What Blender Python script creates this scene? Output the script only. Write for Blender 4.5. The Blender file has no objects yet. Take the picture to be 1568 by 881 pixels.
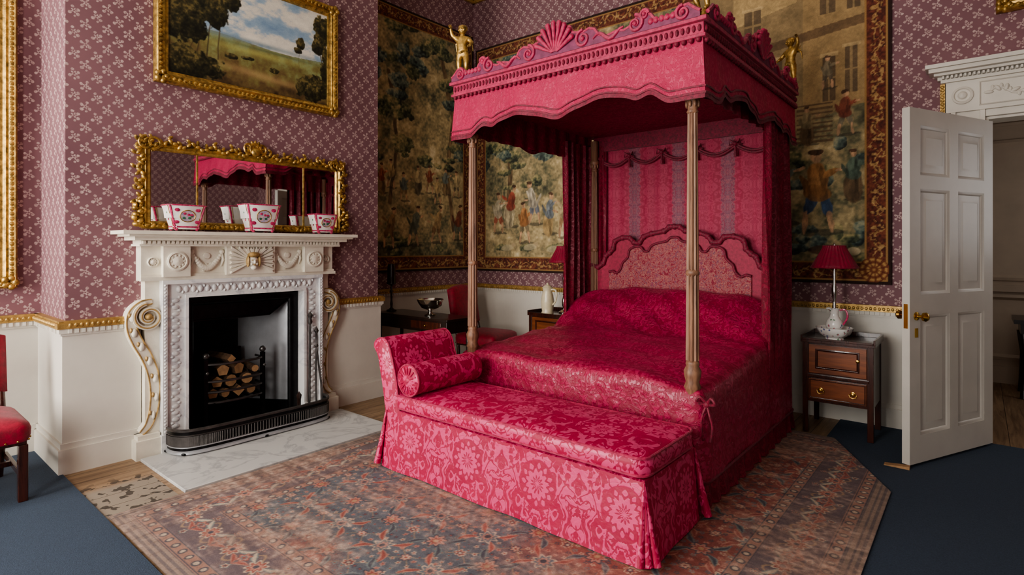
import bpy, math, random
import numpy as np
from mathutils import Vector, Matrix
random.seed(7)
PI=math.pi
scene=bpy.context.scene
try: scene.view_settings.look='AgX - Medium High Contrast'
except Exception: pass

# ------------------------------------------------------------------ helpers
def lin(c,a=1.0):
    o=[]
    for k in c[:3]:
        k=k/255.0
        o.append(k/12.92 if k<=0.04045 else ((k+0.055)/1.055)**2.4)
    return (o[0],o[1],o[2],a)

class E:
    def __init__(s,nt,k): s.nt=nt; s.k=k
    def _w(s,op,*a): return E(s.nt,M(s.nt,op,s,*a))
    def __add__(s,b): return s._w('ADD',b)
    def __radd__(s,b): return s._w('ADD',b)
    def __sub__(s,b): return s._w('SUBTRACT',b)
    def __rsub__(s,b): return E(s.nt,M(s.nt,'SUBTRACT',b,s))
    def __mul__(s,b): return s._w('MULTIPLY',b)
    def __rmul__(s,b): return s._w('MULTIPLY',b)
    def __truediv__(s,b): return s._w('DIVIDE',b)
    def __neg__(s): return s._w('MULTIPLY',-1.0)
    def abs(s): return s._w('ABSOLUTE')
    def floor(s): return s._w('FLOOR')
    def mod(s,b): return s._w('FLOORED_MODULO',b)
    def sin(s): return s._w('SINE')
    def cos(s): return s._w('COSINE')
    def sqrt(s): return s._w('SQRT')
    def lt(s,b): return s._w('LESS_THAN',b)
    def gt(s,b): return s._w('GREATER_THAN',b)
    def min(s,b): return s._w('MINIMUM',b)
    def max(s,b): return s._w('MAXIMUM',b)
    def atan2(s,b): return s._w('ARCTAN2',b)
    def soft(s,k):   # smooth step around zero: positive -> 1
        n=s*k+0.5
        m=n.nt.nodes.new('ShaderNodeClamp'); n.nt.links.new(n.k,m.inputs[0]); return E(s.nt,m.outputs[0])
def M(nt,op,*a):
    n=nt.nodes.new('ShaderNodeMath'); n.operation=op
    for i,x in enumerate(a):
        if isinstance(x,E): nt.links.new(x.k,n.inputs[i])
        else: n.inputs[i].default_value=float(x)
    return n.outputs[0]
def comb(nt,x,y,z=0.0):
    n=nt.nodes.new('ShaderNodeCombineXYZ')
    for i,q in enumerate((x,y,z)):
        if isinstance(q,E): nt.links.new(q.k,n.inputs[i])
        else: n.inputs[i].default_value=q
    return n.outputs[0]
def noise(nt,vec,scale,detail=3,rough=0.5,dist=0.0):
    n=nt.nodes.new('ShaderNodeTexNoise'); nt.links.new(vec,n.inputs['Vector'])
    n.inputs['Scale'].default_value=scale; n.inputs['Detail'].default_value=detail
    n.inputs['Roughness'].default_value=rough; n.inputs['Distortion'].default_value=dist
    return E(nt,n.outputs[0])
def voro(nt,vec,scale,feature='F1'):
    n=nt.nodes.new('ShaderNodeTexVoronoi'); n.feature=feature; nt.links.new(vec,n.inputs['Vector'])
    n.inputs['Scale'].default_value=scale
    return E(nt,n.outputs[0]),n.outputs[1]
def sock(nt,q,inp):
    if isinstance(q,E): nt.links.new(q.k,inp)
    elif hasattr(q,'is_output'): nt.links.new(q,inp)
    else:
        inp.default_value=q
def mix(nt,f,a,b):
    n=nt.nodes.new('ShaderNodeMix'); n.data_type='RGBA'
    sock(nt,f,n.inputs[0]); sock(nt,a,n.inputs[6]); sock(nt,b,n.inputs[7])
    return n.outputs[2]
def ramp(nt,f,stops,interp='LINEAR'):
    n=nt.nodes.new('ShaderNodeValToRGB'); n.color_ramp.interpolation=interp
    cr=n.color_ramp
    cr.elements.remove(cr.elements[1]); cr.elements[0].position=stops[0][0]; cr.elements[0].color=stops[0][1]
    for p,c in stops[1:]:
        e=cr.elements.new(p); e.color=c
    nt.links.new(f.k,n.inputs[0]); return n.outputs[0]
def newmat(name):
    m=bpy.data.materials.new(name); m.use_nodes=True
    nt=m.node_tree; b=nt.nodes['Principled BSDF']
    return m,nt,b
def texco(nt,which='Object'):
    n=nt.nodes.new('ShaderNodeTexCoord'); return n.outputs[which]
def sep(nt,v):
    n=nt.nodes.new('ShaderNodeSeparateXYZ'); nt.links.new(v,n.inputs[0])
    return [E(nt,n.outputs[i]) for i in range(3)]
def bump(nt,b,h,strength=0.3,dist=0.01):
    n=nt.nodes.new('ShaderNodeBump'); n.inputs['Strength'].default_value=strength
    n.inputs['Distance'].default_value=dist
    sock(nt,h,n.inputs['Height']); nt.links.new(n.outputs[0],b.inputs['Normal'])

def pbr(name,c,rough=0.5,metal=0.0,var=0.12,scale=12,bmp=0.0,bscale=60,sheen=0.0,coat=0.0,c2=None):
    m,nt,b=newmat(name); co=texco(nt)
    n=noise(nt,co,scale,4,0.6)
    c=lin(c); d=lin(c2) if c2 else tuple(x*(1-var*2) for x in c[:3])+(1,)
    h=c if c2 else tuple(min(1,x*(1+var)) for x in c[:3])+(1,)
    nt.links.new(ramp(nt,n,[(0.3,d),(0.7,h)]),b.inputs['Base Color'])
    b.inputs['Roughness'].default_value=rough; b.inputs['Metallic'].default_value=metal
    b.inputs['Sheen Weight'].default_value=sheen; b.inputs['Coat Weight'].default_value=coat
    if bmp: bump(nt,b,noise(nt,co,bscale,3),bmp,0.004)
    return m

# ------------------------------------------------------------------ mesh builder
def group(name,loc):
    e=bpy.data.objects.new(name,None); e.location=loc; e.empty_display_size=0.1
    scene.collection.objects.link(e); return e
def attach(o,p):
    o.parent=p; o.matrix_parent_inverse=Matrix.Translation(-Vector(p.location))
class MB:
    def __init__(s): s.v=[]; s.f=[]; s.m=[]; s.sm=[]
    def add(s,vs,fs,mi=0,smooth=False):
        o=len(s.v); s.v+= [tuple(map(float,p)) for p in vs]
        for f in fs: s.f.append(tuple(i+o for i in f)); s.m.append(mi); s.sm.append(smooth)
    def box(s,x0,x1,y0,y1,z0,z1,mi=0):
        if x0>x1:x0,x1=x1,x0
        if y0>y1:y0,y1=y1,y0
        if z0>z1:z0,z1=z1,z0
        vs=[(x0,y0,z0),(x1,y0,z0),(x1,y1,z0),(x0,y1,z0),(x0,y0,z1),(x1,y0,z1),(x1,y1,z1),(x0,y1,z1)]
        s.add(vs,[(0,3,2,1),(4,5,6,7),(0,1,5,4),(1,2,6,5),(2,3,7,6),(3,0,4,7)],mi)
    def lathe(s,c,prof,seg=24,mi=0,axis='z',ripple=0,rn=0,rot=0.0,smooth=True,sq=1.0):
        vs=[];n=len(prof)
        for r,h in prof:
            for i in range(seg):
                a=2*PI*i/seg+rot; rr=max(r,1e-4)*(1+ripple*math.cos(rn*a))
                p=(rr*math.cos(a),rr*math.sin(a)*sq,h)
                if axis=='x': p=(p[2],p[0],p[1])
                elif axis=='y': p=(p[0],p[2],p[1])
                vs.append((c[0]+p[0],c[1]+p[1],c[2]+p[2]))
        fs=[]
        for k in range(n-1):
            for i in range(seg):
                j=(i+1)%seg; fs.append((k*seg+i,k*seg+j,(k+1)*seg+j,(k+1)*seg+i))
        fs.append(tuple(range(seg))); fs.append(tuple((n-1)*seg+i for i in range(seg)))
        s.add(vs,fs,mi,smooth)
    def sphere(s,c,r,mi=0,seg=10,rings=7,R=None):
        if not hasattr(r,'__len__'): r=(r,r,r)
        vs=[];fs=[]
        for k in range(rings+1):
            t=PI*k/rings
            for i in range(seg):
                a=2*PI*i/seg
                p=Vector((r[0]*math.sin(t)*math.cos(a),r[1]*math.sin(t)*math.sin(a),r[2]*math.cos(t)))
                if R is not None: p=R@p
                vs.append((c[0]+p.x,c[1]+p.y,c[2]+p.z))
        for k in range(rings):
            for i in range(seg):
                j=(i+1)%seg; fs.append((k*seg+i,k*seg+j,(k+1)*seg+j,(k+1)*seg+i))
        s.add(vs,fs,mi,True)
    def tube(s,pts,r,seg=8,mi=0,closed=False,cap=None,flat=None):
        pts=[Vector(p) for p in pts]; n=len(pts)
        rs=r if hasattr(r,'__len__') else [r]*n
        vs=[];up=None
        for i in range(n):
            if closed: t=(pts[(i+1)%n]-pts[i-1])
            else: t=pts[min(i+1,n-1)]-pts[max(i-1,0)]
            if t.length<1e-9: t=Vector((0,0,1))
            t.normalize()
            if up is None:
                up=Vector((0,0,1)) if abs(t.z)<0.9 else Vector((1,0,0))
            up=(up-t*up.dot(t)); 
            if up.length<1e-6: up=t.orthogonal()
            up.normalize(); sd=t.cross(up)
            for k in range(seg):
                a=2*PI*k/seg
                q=pts[i]+(up*math.cos(a)+sd*math.sin(a))*rs[i]
                vs.append(q)
        fs=[]
        m=n if closed else n-1
        for i in range(m):
            i2=(i+1)%n
            for k in range(seg):
                k2=(k+1)%seg; fs.append((i*seg+k,i*seg+k2,i2*seg+k2,i2*seg+k))
        s.add(vs,fs,mi,True)
        if not closed:
            o=len(s.v)-n*seg
            for ring in (0,n-1):
                s.f.append(tuple(o+ring*seg+k for k in range(seg))); s.m.append(mi if cap is None else cap); s.sm.append(False)
    def prism(s,poly,plane,a,b,mi=0,smooth=False):
        n=len(poly)
        def P(q,d):
            return (d,q[0],q[1]) if plane=='yz' else ((q[0],d,q[1]) if plane=='xz' else (q[0],q[1],d))
        vs=[P(q,a) for q in poly]+[P(q,b) for q in poly]
        fs=[(i,(i+1)%n,n+(i+1)%n,n+i) for i in range(n)]
        s.add(vs,fs,mi,smooth)
        o=len(s.v)-2*n
        s.f.append(tuple(range(o,o+n))); s.m.append(mi); s.sm.append(False)
        s.f.append(tuple(range(o+2*n-1,o+n-1,-1))); s.m.append(mi); s.sm.append(False)
    def ribbon(s,path,w,plane,a,b,mi=0):
        n=len(path); ws=w if hasattr(w,'__len__') else [w]*n
        L=[];R=[]
        for i in range(n):
            p0=path[max(i-1,0)];p1=path[min(i+1,n-1)]
            t=Vector((p1[0]-p0[0],p1[1]-p0[1])); t.normalize()
            L.append((path[i][0]-t.y*ws[i],path[i][1]+t.x*ws[i])); R.append((path[i][0]+t.y*ws[i],path[i][1]-t.x*ws[i]))
        def P(q,d):
            return (d,q[0],q[1]) if plane=='yz' else (q[0],d,q[1])
        for i in range(n-1):
            q=[L[i],L[i+1],R[i+1],R[i]]
            vs=[P(k,a) for k in q]+[P(k,b) for k in q]
            s.add(vs,[(0,1,2,3),(4,7,6,5),(0,4,5,1),(2,6,7,3)]+([(0,3,7,4)] if i==0 else [])+([(1,5,6,2)] if i==n-2 else []),mi)
    def frame(s,plane,pos,a0,a1,z0,z1,prof,mi=0,sgn=1):
        # prof: (inset, protrusion)
        rings=[]
        for ins,pr in prof:
            q=[(a0+ins,z0+ins),(a1-ins,z0+ins),(a1-ins,z1-ins),(a0+ins,z1-ins)]
            rings.append([(pos+sgn*pr,u,v) if plane=='x' else (u,pos+sgn*pr,v) for u,v in q])
        vs=[p for r in rings for p in r]; fs=[]
        for k in range(len(prof)-1):
            for i in range(4):
                j=(i+1)%4; fs.append((k*4+i,k*4+j,(k+1)*4+j,(k+1)*4+i))
        s.add(vs,fs,mi)
    def gridf(s,nu,nv,fn,mi=0,smooth=True):
        vs=[fn(i/(nu-1),j/(nv-1)) for j in range(nv) for i in range(nu)]
        fs=[(j*nu+i,j*nu+i+1,(j+1)*nu+i+1,(j+1)*nu+i) for j in range(nv-1) for i in range(nu-1)]
        s.add(vs,fs,mi,smooth)
    def obj(s,name,mats,parent=None,bevel=0,recalc=True,sharp=45,loc=None,rotz=0,uv=True):
        me=bpy.data.meshes.new(name); me.from_pydata(s.v,[],s.f)
        if not isinstance(mats,(list,tuple)): mats=[mats]
        for m in mats: me.materials.append(m)
        me.polygons.foreach_set('material_index',s.m); me.polygons.foreach_set('use_smooth',s.sm)
        if recalc:
            import bmesh
            bm=bmesh.new(); bm.from_mesh(me); bmesh.ops.recalc_face_normals(bm,faces=bm.faces); bm.to_mesh(me); bm.free()
        me.update()
        if uv: box_uv(me)
        try: me.set_sharp_from_angle(angle=math.radians(sharp))
        except Exception: pass
        o=bpy.data.objects.new(name,me); scene.collection.objects.link(o)
        if loc is not None: o.location=loc
        o.rotation_euler=(0,0,rotz)
        if bevel:
            b=o.modifiers.new('bevel','BEVEL'); b.width=bevel; b.segments=2; b.limit_method='ANGLE'; b.angle_limit=math.radians(40)
        if parent: attach(o,parent)
        return o
def box_uv(me):
    uvl=me.uv_layers.new(name='UVMap')
    nl=len(me.loops); co=np.empty(len(me.vertices)*3,dtype=np.float32); me.vertices.foreach_get('co',co); co=co.reshape(-1,3)
    vi=np.empty(nl,dtype=np.int32); me.loops.foreach_get('vertex_index',vi)
    npol=len(me.polygons); nr=np.empty(npol*3,dtype=np.float32); me.polygons.foreach_get('normal',nr); nr=np.abs(nr.reshape(-1,3))
    tot=np.empty(npol,dtype=np.int32); me.polygons.foreach_get('loop_total',tot)
    ax=np.argmax(nr*np.array([1,1,0.9]),axis=1); axl=np.repeat(ax,tot)
    c=co[vi]; u=np.where(axl==0,c[:,1],c[:,0]); v=np.where(axl==2,c[:,1],c[:,2])
    uvl.data.foreach_set('uv',np.stack([u,v],1).astype(np.float32).ravel())

def spiral(cx,cy,r0,r1,a0,turns,n=24):
    return [(cx+(r0+(r1-r0)*i/(n-1))*math.cos(a0+2*PI*turns*i/(n-1)),cy+(r0+(r1-r0)*i/(n-1))*math.sin(a0+2*PI*turns*i/(n-1))) for i in range(n)]
def smooth_path(pts,sub=6):
    out=[];n=len(pts); P=[Vector(p) for p in pts]
    for i in range(n-1):
        p0=P[max(i-1,0)];p1=P[i];p2=P[i+1];p3=P[min(i+2,n-1)]
        for k in range(sub):
            t=k/sub
            out.append(0.5*((2*p1)+(-p0+p2)*t+(2*p0-5*p1+4*p2-p3)*t*t+(-p0+3*p1-3*p2+p3)*t**3))
    out.append(P[-1]); return out

# ------------------------------------------------------------------ materials
def mat_wallpaper():
    m,nt,b=newmat('damask_wallpaper'); co=texco(nt)
    x,y,z=sep(nt,co)
    u=x+y; v=z
    wob=noise(nt,co,35,2); wob2=noise(nt,co,31.7,2)
    u=u+(wob-0.5)*0.011; v=v+(wob2-0.5)*0.011
    PU,PV=0.122,0.136
    def motif(du,dv,R,kp,flip):
        a=(u+du).mod(PU)-PU/2; c=(v+dv).mod(PV)-PV/2
        r=(a*a+c*c).sqrt(); th=c.atan2(a)
        f=(((th*kp).cos()*0.30+0.70)*R-r)
        for (lx,ly,lr) in ((0.022*flip,-0.014,0.010),(-0.020*flip,-0.020,0.010),(0.009*flip,0.027,0.009),(-0.022*flip,0.011,0.009),(0.004,-0.033,0.0065)):
            aa=a-lx; cc=c-ly
            f=f.max(lr-(aa*aa+cc*cc).sqrt())
        core=(r-0.005)
        return f.min(core)
    f=motif(0,0,0.019,5,1).max(motif(PU/2,PV/2,0.019,5,-1))
    mask=f.soft(380)
    big=noise(nt,co,1.5,2)
    g=ramp(nt,big,[(0.3,lin((114,78,84))),(0.7,lin((130,92,97)))])
    vein=(((u+v)*420.0).sin())*0.08+0.9
    fcol=ramp(nt,noise(nt,co,60,2)*vein,[(0.25,lin((154,124,122))),(0.6,lin((194,168,163)))])
    nt.links.new(mix(nt,mask*0.92,g,fcol),b.inputs['Base Color'])
    b.inputs['Roughness'].default_value=0.75
    bump(nt,b,mask,0.15,0.002)
    return m
def mat_damask(name,cg,cf,P=0.42,Q=0.42,R=0.10,amount=1.0,rough=0.5,sheen=0.3,kp=12,thr=0.5,ns=16,bs=0.35):
    m,nt,b=newmat(name); uvn=texco(nt,'UV'); co=texco(nt)
    u,v,_=sep(nt,uvn)
    w1=noise(nt,uvn,14,2); w2=noise(nt,uvn,12.3,2)
    u=u+(w1-0.5)*0.025; v=v+(w2-0.5)*0.025
    row=(v/Q).floor().mod(2.0)
    a=(u+row*(P/2)).mod(P)-P/2; fa=a.abs()
    c=v.mod(Q)-Q/2
    r=(fa*fa+c*c).sqrt(); th=c.atan2(fa)
    ros=(((th*kp).cos()*0.14+0.86)*R-r)
    rings=((r*(2*PI/(R*0.5))+(th*kp).cos()*1.3).cos()+0.55)*0.02
    ros=ros.min(rings)
    vec=comb(nt,fa,c*0.8,row)
    nv=noise(nt,vec,ns,2,0.45,1.6)
    veins=noise(nt,vec,ns*3.2,1,0.4,0.8)
    leaf=((nv-thr).abs()*-1.0+0.055)*0.35
    leaf=leaf.max((nv-(thr+0.13))*0.3)
    leaf=leaf.min(((veins-0.43)*0.14))
    leaf=leaf.min(r-R*1.15)
    f=ros.max(leaf)
    mask=f.soft(170)
    dirt=noise(nt,co,3,3)
    gcol=ramp(nt,dirt,[(0.25,tuple(k*0.78 for k in lin(cg)[:3])+(1,)),(0.75,lin(cg))])
    col=mix(nt,mask*amount,gcol,lin(cf))
    nt.links.new(col,b.inputs['Base Color'])
    nt.links.new((rough+0.12-mask*0.18).k,b.inputs['Roughness'])
    b.inputs['Sheen Weight'].default_value=sheen; b.inputs['Sheen Tint'].default_value=lin((255,90,140))
    h=noise(nt,co,7,4,0.55)*1.0+mask*0.10
    bump(nt,b,h,bs,0.03)
    return m
def mat_wood(name,c1,c2,rough=0.35,scale=1.0,axis=2,coat=0.2):
    m,nt,b=newmat(name); co=texco(nt)
    x,y,z=sep(nt,co)
    k=[14.0*scale]*3; k[axis]=1.3*scale
    vec=comb(nt,x*k[0],y*k[1],z*k[2])
    n=noise(nt,vec,1.6,5,0.6,1.4)
    n2=noise(nt,vec,9,3)
    f=n*0.75+n2*0.25
    nt.links.new(ramp(nt,f,[(0.3,lin(c1)),(0.62,lin(c2))]),b.inputs['Base Color'])
    b.inputs['Roughness'].default_value=rough; b.inputs['Coat Weight'].default_value=coat
    return m
def mat_boards():
    m,nt,b=newmat('oak_floorboards'); co=texco(nt)
    x,y,z=sep(nt,co)
    pl=(x/0.17).floor(); e=((x.mod(0.17))-0.085).abs()
    vec=comb(nt,x*16.0,y*1.2+pl*3.7,pl)
    n=noise(nt,vec,1.5,5,0.65,1.0)
    col=ramp(nt,n,[(0.3,lin((108,84,64))),(0.7,lin((164,136,106)))])
    gap=e.gt(0.083)
    spots=noise(nt,co,15.0,2,0.5)
    sy=(((y-1.10).abs()).lt(0.18))*(x.lt(-3.55))
    pale=mix(nt,sy*((x+4.05).soft(12)),col,lin((140,128,114)))
    stain=(spots-0.57).soft(40)*sy*((x+4.15).soft(10))
    col=mix(nt,gap,pale,lin((52,38,28))); col=mix(nt,stain*0.85,col,lin((40,32,28)))
    nt.links.new(col,b.inputs['Base Color']); b.inputs['Roughness'].default_value=0.5
    return m
def mat_marble(name,c,vein,rough=0.25):
    m,nt,b=newmat(name); co=texco(nt)
    n=noise(nt,co,2.2,8,0.6,1.6)
    n2=noise(nt,co,14,4)
    f=(n-0.5).abs()*4.0+n2*0.3
    nt.links.new(ramp(nt,f,[(0.05,lin(vein)),(0.35,lin(c)),(1.0,lin(c))]),b.inputs['Base Color'])
    b.inputs['Roughness'].default_value=rough
    return m
def mat_attr(name,rough=0.85,nz=0.25,sc=220,coat=0,gain=1.0):
    m,nt,b=newmat(name); co=texco(nt)
    a=nt.nodes.new('ShaderNodeAttribute'); a.attribute_name='paint'
    n=noise(nt,co,sc,3,0.7)
    bw=ramp(nt,n,[(0.25,((1-nz)*gain,(1-nz)*gain,(1-nz)*gain,1)),(0.75,((1+nz)*gain,(1+nz)*gain,(1+nz)*gain,1))])
    mm=nt.nodes.new('ShaderNodeMix'); mm.data_type='RGBA'; mm.blend_type='MULTIPLY'; mm.inputs[0].default_value=1
    nt.links.new(a.outputs['Color'],mm.inputs[6]); nt.links.new(bw,mm.inputs[7])
    nt.links.new(mm.outputs[2],b.inputs['Base Color']); b.inputs['Roughness'].default_value=rough
    b.inputs['Coat Weight'].default_value=coat
    if rough>0.6: bump(nt,b,n,0.3,0.002)
    return m
def mat_porcelain():
    m,nt,b=newmat('floral_porcelain'); co=texco(nt)
    v,vc=voro(nt,co,32); n=noise(nt,co,60,2)
    f=(v+(n-0.5)*0.35)
    msk=(0.26-f).soft(14)
    pick=ramp(nt,noise(nt,co,17,0),[(0.0,lin((60,80,140))),(0.45,lin((60,80,140))),(0.5,lin((190,50,90))),(0.6,lin((70,120,80)))],'CONSTANT')
    nt.links.new(mix(nt,msk*0.85,lin((232,228,222)),pick),b.inputs['Base Color'])
    b.inputs['Roughness'].default_value=0.15; b.inputs['Coat Weight'].default_value=0.5
    return m
W_PAPER=mat_wallpaper()
WHITE=pbr('painted_white_wood',(212,206,195),0.45,var=0.04,scale=3)
DOORP=pbr('painted_door',(196,191,182),0.4,var=0.04,scale=3)
CREAM=pbr('cream_stone',(222,214,198),0.5,var=0.06,scale=8,bmp=0.2,bscale=90)
GILT=pbr('gilded_moulding',(190,156,96),0.45,0.6,var=0.2,scale=25,bmp=0.5,bscale=70)
GOLD=pbr('gilt_carving',(190,154,88),0.40,0.75,var=0.35,scale=30,bmp=0.4,bscale=60)
GOLDP=pbr('aged_gold_paint',(176,144,92),0.6,0.2,var=0.25,scale=30)
MARBLE=mat_marble('white_marble',(218,216,214),(182,182,187))
HEARTH=mat_marble('hearth_marble',(190,188,184),(150,150,150),0.4)
IRON=pbr('black_cast_iron',(30,29,30),0.32,0.7,var=0.3,scale=20,bmp=0.2,bscale=40)
SOOT=pbr('sooty_firebrick',(26,24,23),0.9,0.0,var=0.4,scale=14,bmp=0.5,bscale=18)
STEEL=pbr('polished_steel',(194,196,200),0.36,0.72,var=0.10,scale=6)
SILVER=pbr('silver_plate',(215,212,205),0.16,1.0,var=0.05)
BRASS=pbr('brass',(200,160,80),0.25,1.0,var=0.1)
MAHOG=mat_wood('dark_mahogany',(36,16,12),(72,34,22),0.25,coat=0.4)
WALNUT=mat_wood('walnut_veneer',(80,38,22),(138,78,44),0.3,axis=0,coat=0.3)
DARKW=mat_wood('ebonised_wood',(22,14,12),(44,28,22),0.3,coat=0.3)
POSTW=mat_wood('fluted_post_wood',(92,62,48),(156,116,90),0.5,coat=0.0)
BARK=pbr('log_bark',(96,72,52),0.9,var=0.35,scale=30,bmp=0.6,bscale=50)
LOGEND=pbr('sawn_log_end',(170,132,94),0.8,var=0.15,scale=30)
BENCHF=mat_damask('bench_damask',(172,22,68),(212,76,122),0.50,0.46,0.105,0.9,0.42,0.12,12,0.47,9,0.4)
BEDF=mat_damask('bed_damask',(146,24,58),(170,48,84),0.40,0.46,0.08,0.8,0.38,0.12,10,0.47,11,0.8)
CANF=mat_damask('canopy_damask',(174,30,74),(188,48,88),0.36,0.40,0.06,0.5,0.5,0.10,10,0.48,14,0.5)
CURT=mat_damask('curtain_damask',(116,12,40),(142,26,56),0.34,0.40,0.06,0.7,0.55,0.05,10,0.48,13,0.5)
TRIM=pbr('crimson_trim',(124,16,48),0.6,var=0.3,scale=60,bmp=0.5,bscale=200,sheen=0.1)
CARVE=pbr('crimson_covered_carving',(176,44,82),0.55,var=0.25,scale=40,bmp=0.4,bscale=150,sheen=0.1)
CARVE2=pbr('faded_lilac_ground',(122,50,82),0.6,var=0.2,scale=30)
VELV=pbr('crimson_velvet',(154,16,48),0.6,var=0.2,scale=30,bmp=0.3,bscale=100,sheen=0.15)
SHADE=pbr('crimson_silk_shade',(142,12,50),0.6,var=0.15,scale=50,sheen=0.1)
IVORY=pbr('ivory_ceramic',(222,208,176),0.3,var=0.06,coat=0.3)
PORC=mat_porcelain()
PWHITE=pbr('white_porcelain',(236,230,226),0.12,var=0.03,coat=0.6)
PPINK=pbr('rose_pompadour_enamel',(196,66,106),0.2,var=0.3,scale=60,coat=0.5,)
PBLUE=pbr('painted_medallion',(120,140,190),0.2,var=0.5,scale=70,c2=(226,190,170))
PGREEN=pbr('enamel_green',(60,110,80),0.3)
CARPET=pbr('slate_blue_carpet',(56,69,86),0.95,var=0.18,scale=160,bmp=0.5,bscale=300)
PLASTER=pbr('ceiling_plaster',(226,220,208),0.8,var=0.03)
BEIGE=pbr('beige_panelling',(176,158,138),0.6,var=0.05,scale=3)
BOARDS=mat_boards()
RUG=mat_attr('persian_rug_wool',0.95,0.26,150,gain=1.05)
RUGB=pbr('rug_backing',(110,92,80),0.95)
TAP=mat_attr('woven_tapestry',0.95,0.28,260,gain=1.15)
OIL=mat_attr('oil_painting',0.4,0.12,160)

# ------------------------------------------------------------------ camera
cam_d=bpy.data.cameras.new('camera'); cam=bpy.data.objects.new('camera',cam_d); scene.collection.objects.link(cam)
cam.location=(0,0,1.45); cam.rotation_euler=(math.radians(90),0,math.radians(39.8))
cam_d.sensor_width=36; cam_d.lens=860/1568*36; cam_d.shift_y=-61/1568; cam_d.clip_start=0.05
scene.camera=cam

# ------------------------------------------------------------------ room shell
XW,YB,XC,Y0,Y1=-5.20,5.44,-4.52,0.936,3.377
XE,YS,ZC=2.2,-1.7,4.95
b=MB(); b.box(XW-0.2,XE+0.2,YS-0.2,8.2,-0.12,0.0); b.obj('floor',BOARDS)
b=MB(); b.box(XW-0.2,XE+0.2,YS-0.2,8.2,ZC,ZC+0.1); b.obj('ceiling',PLASTER)
b=MB(); b.box(XW-0.2,XW,YS-0.2,YB+0.2,0,ZC); b.obj('wall_west',W_PAPER)
FY0,FY1,FZ=1.60,2.54,1.11
b=MB()
b.box(XW,XC,Y0,FY0,0,ZC); b.box(XW,XC,FY1,Y1,0,ZC); b.box(XW,XC,FY0,FY1,FZ,ZC); b.box(XW,XW+0.04,FY0,FY1,0,FZ)
b.obj('wall_chimney_breast',W_PAPER)
DX0,DX1,DZ=0.03,1.10,2.42
b=MB()
b.box(XW,DX0,YB,YB+0.2,0,ZC); b.box(DX1,XE,YB,YB+0.2,0,ZC); b.box(DX0,DX1,YB,YB+0.2,DZ,ZC)
b.obj('wall_north',W_PAPER)
b=MB(); b.box(XE,XE+0.2,YS-0.2,8.2,0,ZC); b.obj('wall_east',W_PAPER)
wins=[(-4.75,-3.35),(-2.35,-0.95),(0.1,1.5)]
b=MB(); px=XW
for a,c in wins:
    b.box(px,a,YS-0.25,YS,0,ZC); b.box(a,c,YS-0.25,YS,0,0.45); b.box(a,c,YS-0.25,YS,3.75,ZC); px=c
b.box(px,XE,YS-0.25,YS,0,ZC); b.obj('wall_south',W_PAPER)
for i,(a,c) in enumerate(wins):
    b=MB(); y=YS-0.14
    b.frame('y',YS-0.25,a,c,0.45,3.75,[(0,0.27),(0.07,0.27),(0.07,0.0)])
    for z in (0.45,1.0,1.55,2.1,2.65,3.2,3.70): b.box(a+0.05,c-0.05,y,y+0.04,z,z+0.04 if z not in(2.1,) else z+0.07)
    for k in range(1,3): xx=a+(c-a)*k/3; b.box(xx-0.015,xx+0.015,y+0.002,y+0.035,0.45,3.75)
    b.obj('window_%d'%(i+1),WHITE)
    ld=bpy.data.lights.new('daylight_%d'%(i+1),'AREA'); ld.shape='RECTANGLE'; ld.size=c-a-0.1; ld.size_y=3.2
    ld.energy=[255,215,42][i]; ld.color=(1.0,0.965,0.915)
    lo=bpy.data.objects.new('daylight_%d'%(i+1),ld); scene.collection.objects.link(lo)
    lo.location=((a+c)/2,YS-0.2,2.1); lo.rotation_euler=(math.radians(90),0,0)
# next room shell
b=MB(); b.box(-1.2,-1.0,YB+0.2,8.2,0,ZC); b.obj('wall_hall_west',BEIGE)
b=MB(); b.box(-1.2,XE,8.0,8.2,0,ZC)
for z0,z1 in ((0.25,0.95),(1.1,2.6),(2.75,3.6)):
    for xx in (-0.9,-0.1,0.7,1.5): b.frame('y',8.0,xx+0.04,xx+0.76,z0,z1,[(0,0.0),(0.0,0.02),(0.03,0.03),(0.06,0.0)],sgn=-1)
b.box(-1.0,XE,7.96,8.0,0.98,1.05); b.box(-1.0,XE,7.97,8.0,0,0.18)
b.obj('wall_hall_north',BEIGE)
ld=bpy.data.lights.new('hall_fill_light','AREA'); ld.size=1.2; ld.size_y=1.8; ld.shape='RECTANGLE'; ld.energy=16  # added lamp to brighten the hall beyond the door; no window behind it
lo=bpy.data.objects.new('hall_fill_light',ld); scene.collection.objects.link(lo); lo.location=(2.1,6.8,2.0); lo.rotation_euler=(0,math.radians(90),0)

# dado runs
def dado(name,segs):
    b=MB()
    for (ax,pos,a,c,sg,e0,e1) in segs:
        for d,z0,z1,mi in ((0.02,0.195,0.885,0),(0.045,0,0.16,0),(0.032,0.16,0.195,0),(0.03,0.885,0.90,0),(0.04,0.90,0.93,0),(0.05,0.93,0.967,1),(0.04,0.967,0.98,1)):
            A=a-(d if e0 else 0); C=c+(d if e1 else 0)
            if ax=='x': b.box(pos,pos+sg*d,A,C,z0,z1,mi)
            else: b.box(A,C,pos,pos+sg*d,z0,z1,mi)
        n=int((c-a)/0.035)
        for k in range(n):
            q=a+0.035*(k+0.25)
            if ax=='x': b.box(pos+sg*0.03,pos+sg*0.048,q,q+0.018,0.902,0.928)
            else: b.box(q,q+0.018,pos+sg*0.03,pos+sg*0.048,0.902,0.928)
        n=int((c-a)/0.03)
        for k in range(n):
            q=a+0.03*(k+0.5)
            cc=(pos+sg*0.05,q,0.952) if ax=='x' else (q,pos+sg*0.05,0.952)
            b.sphere(cc,(0.008,0.011,0.014) if ax=='x' else (0.011,0.008,0.014),1,6,4)
    return b.obj(name,[WHITE,GILT])
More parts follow.
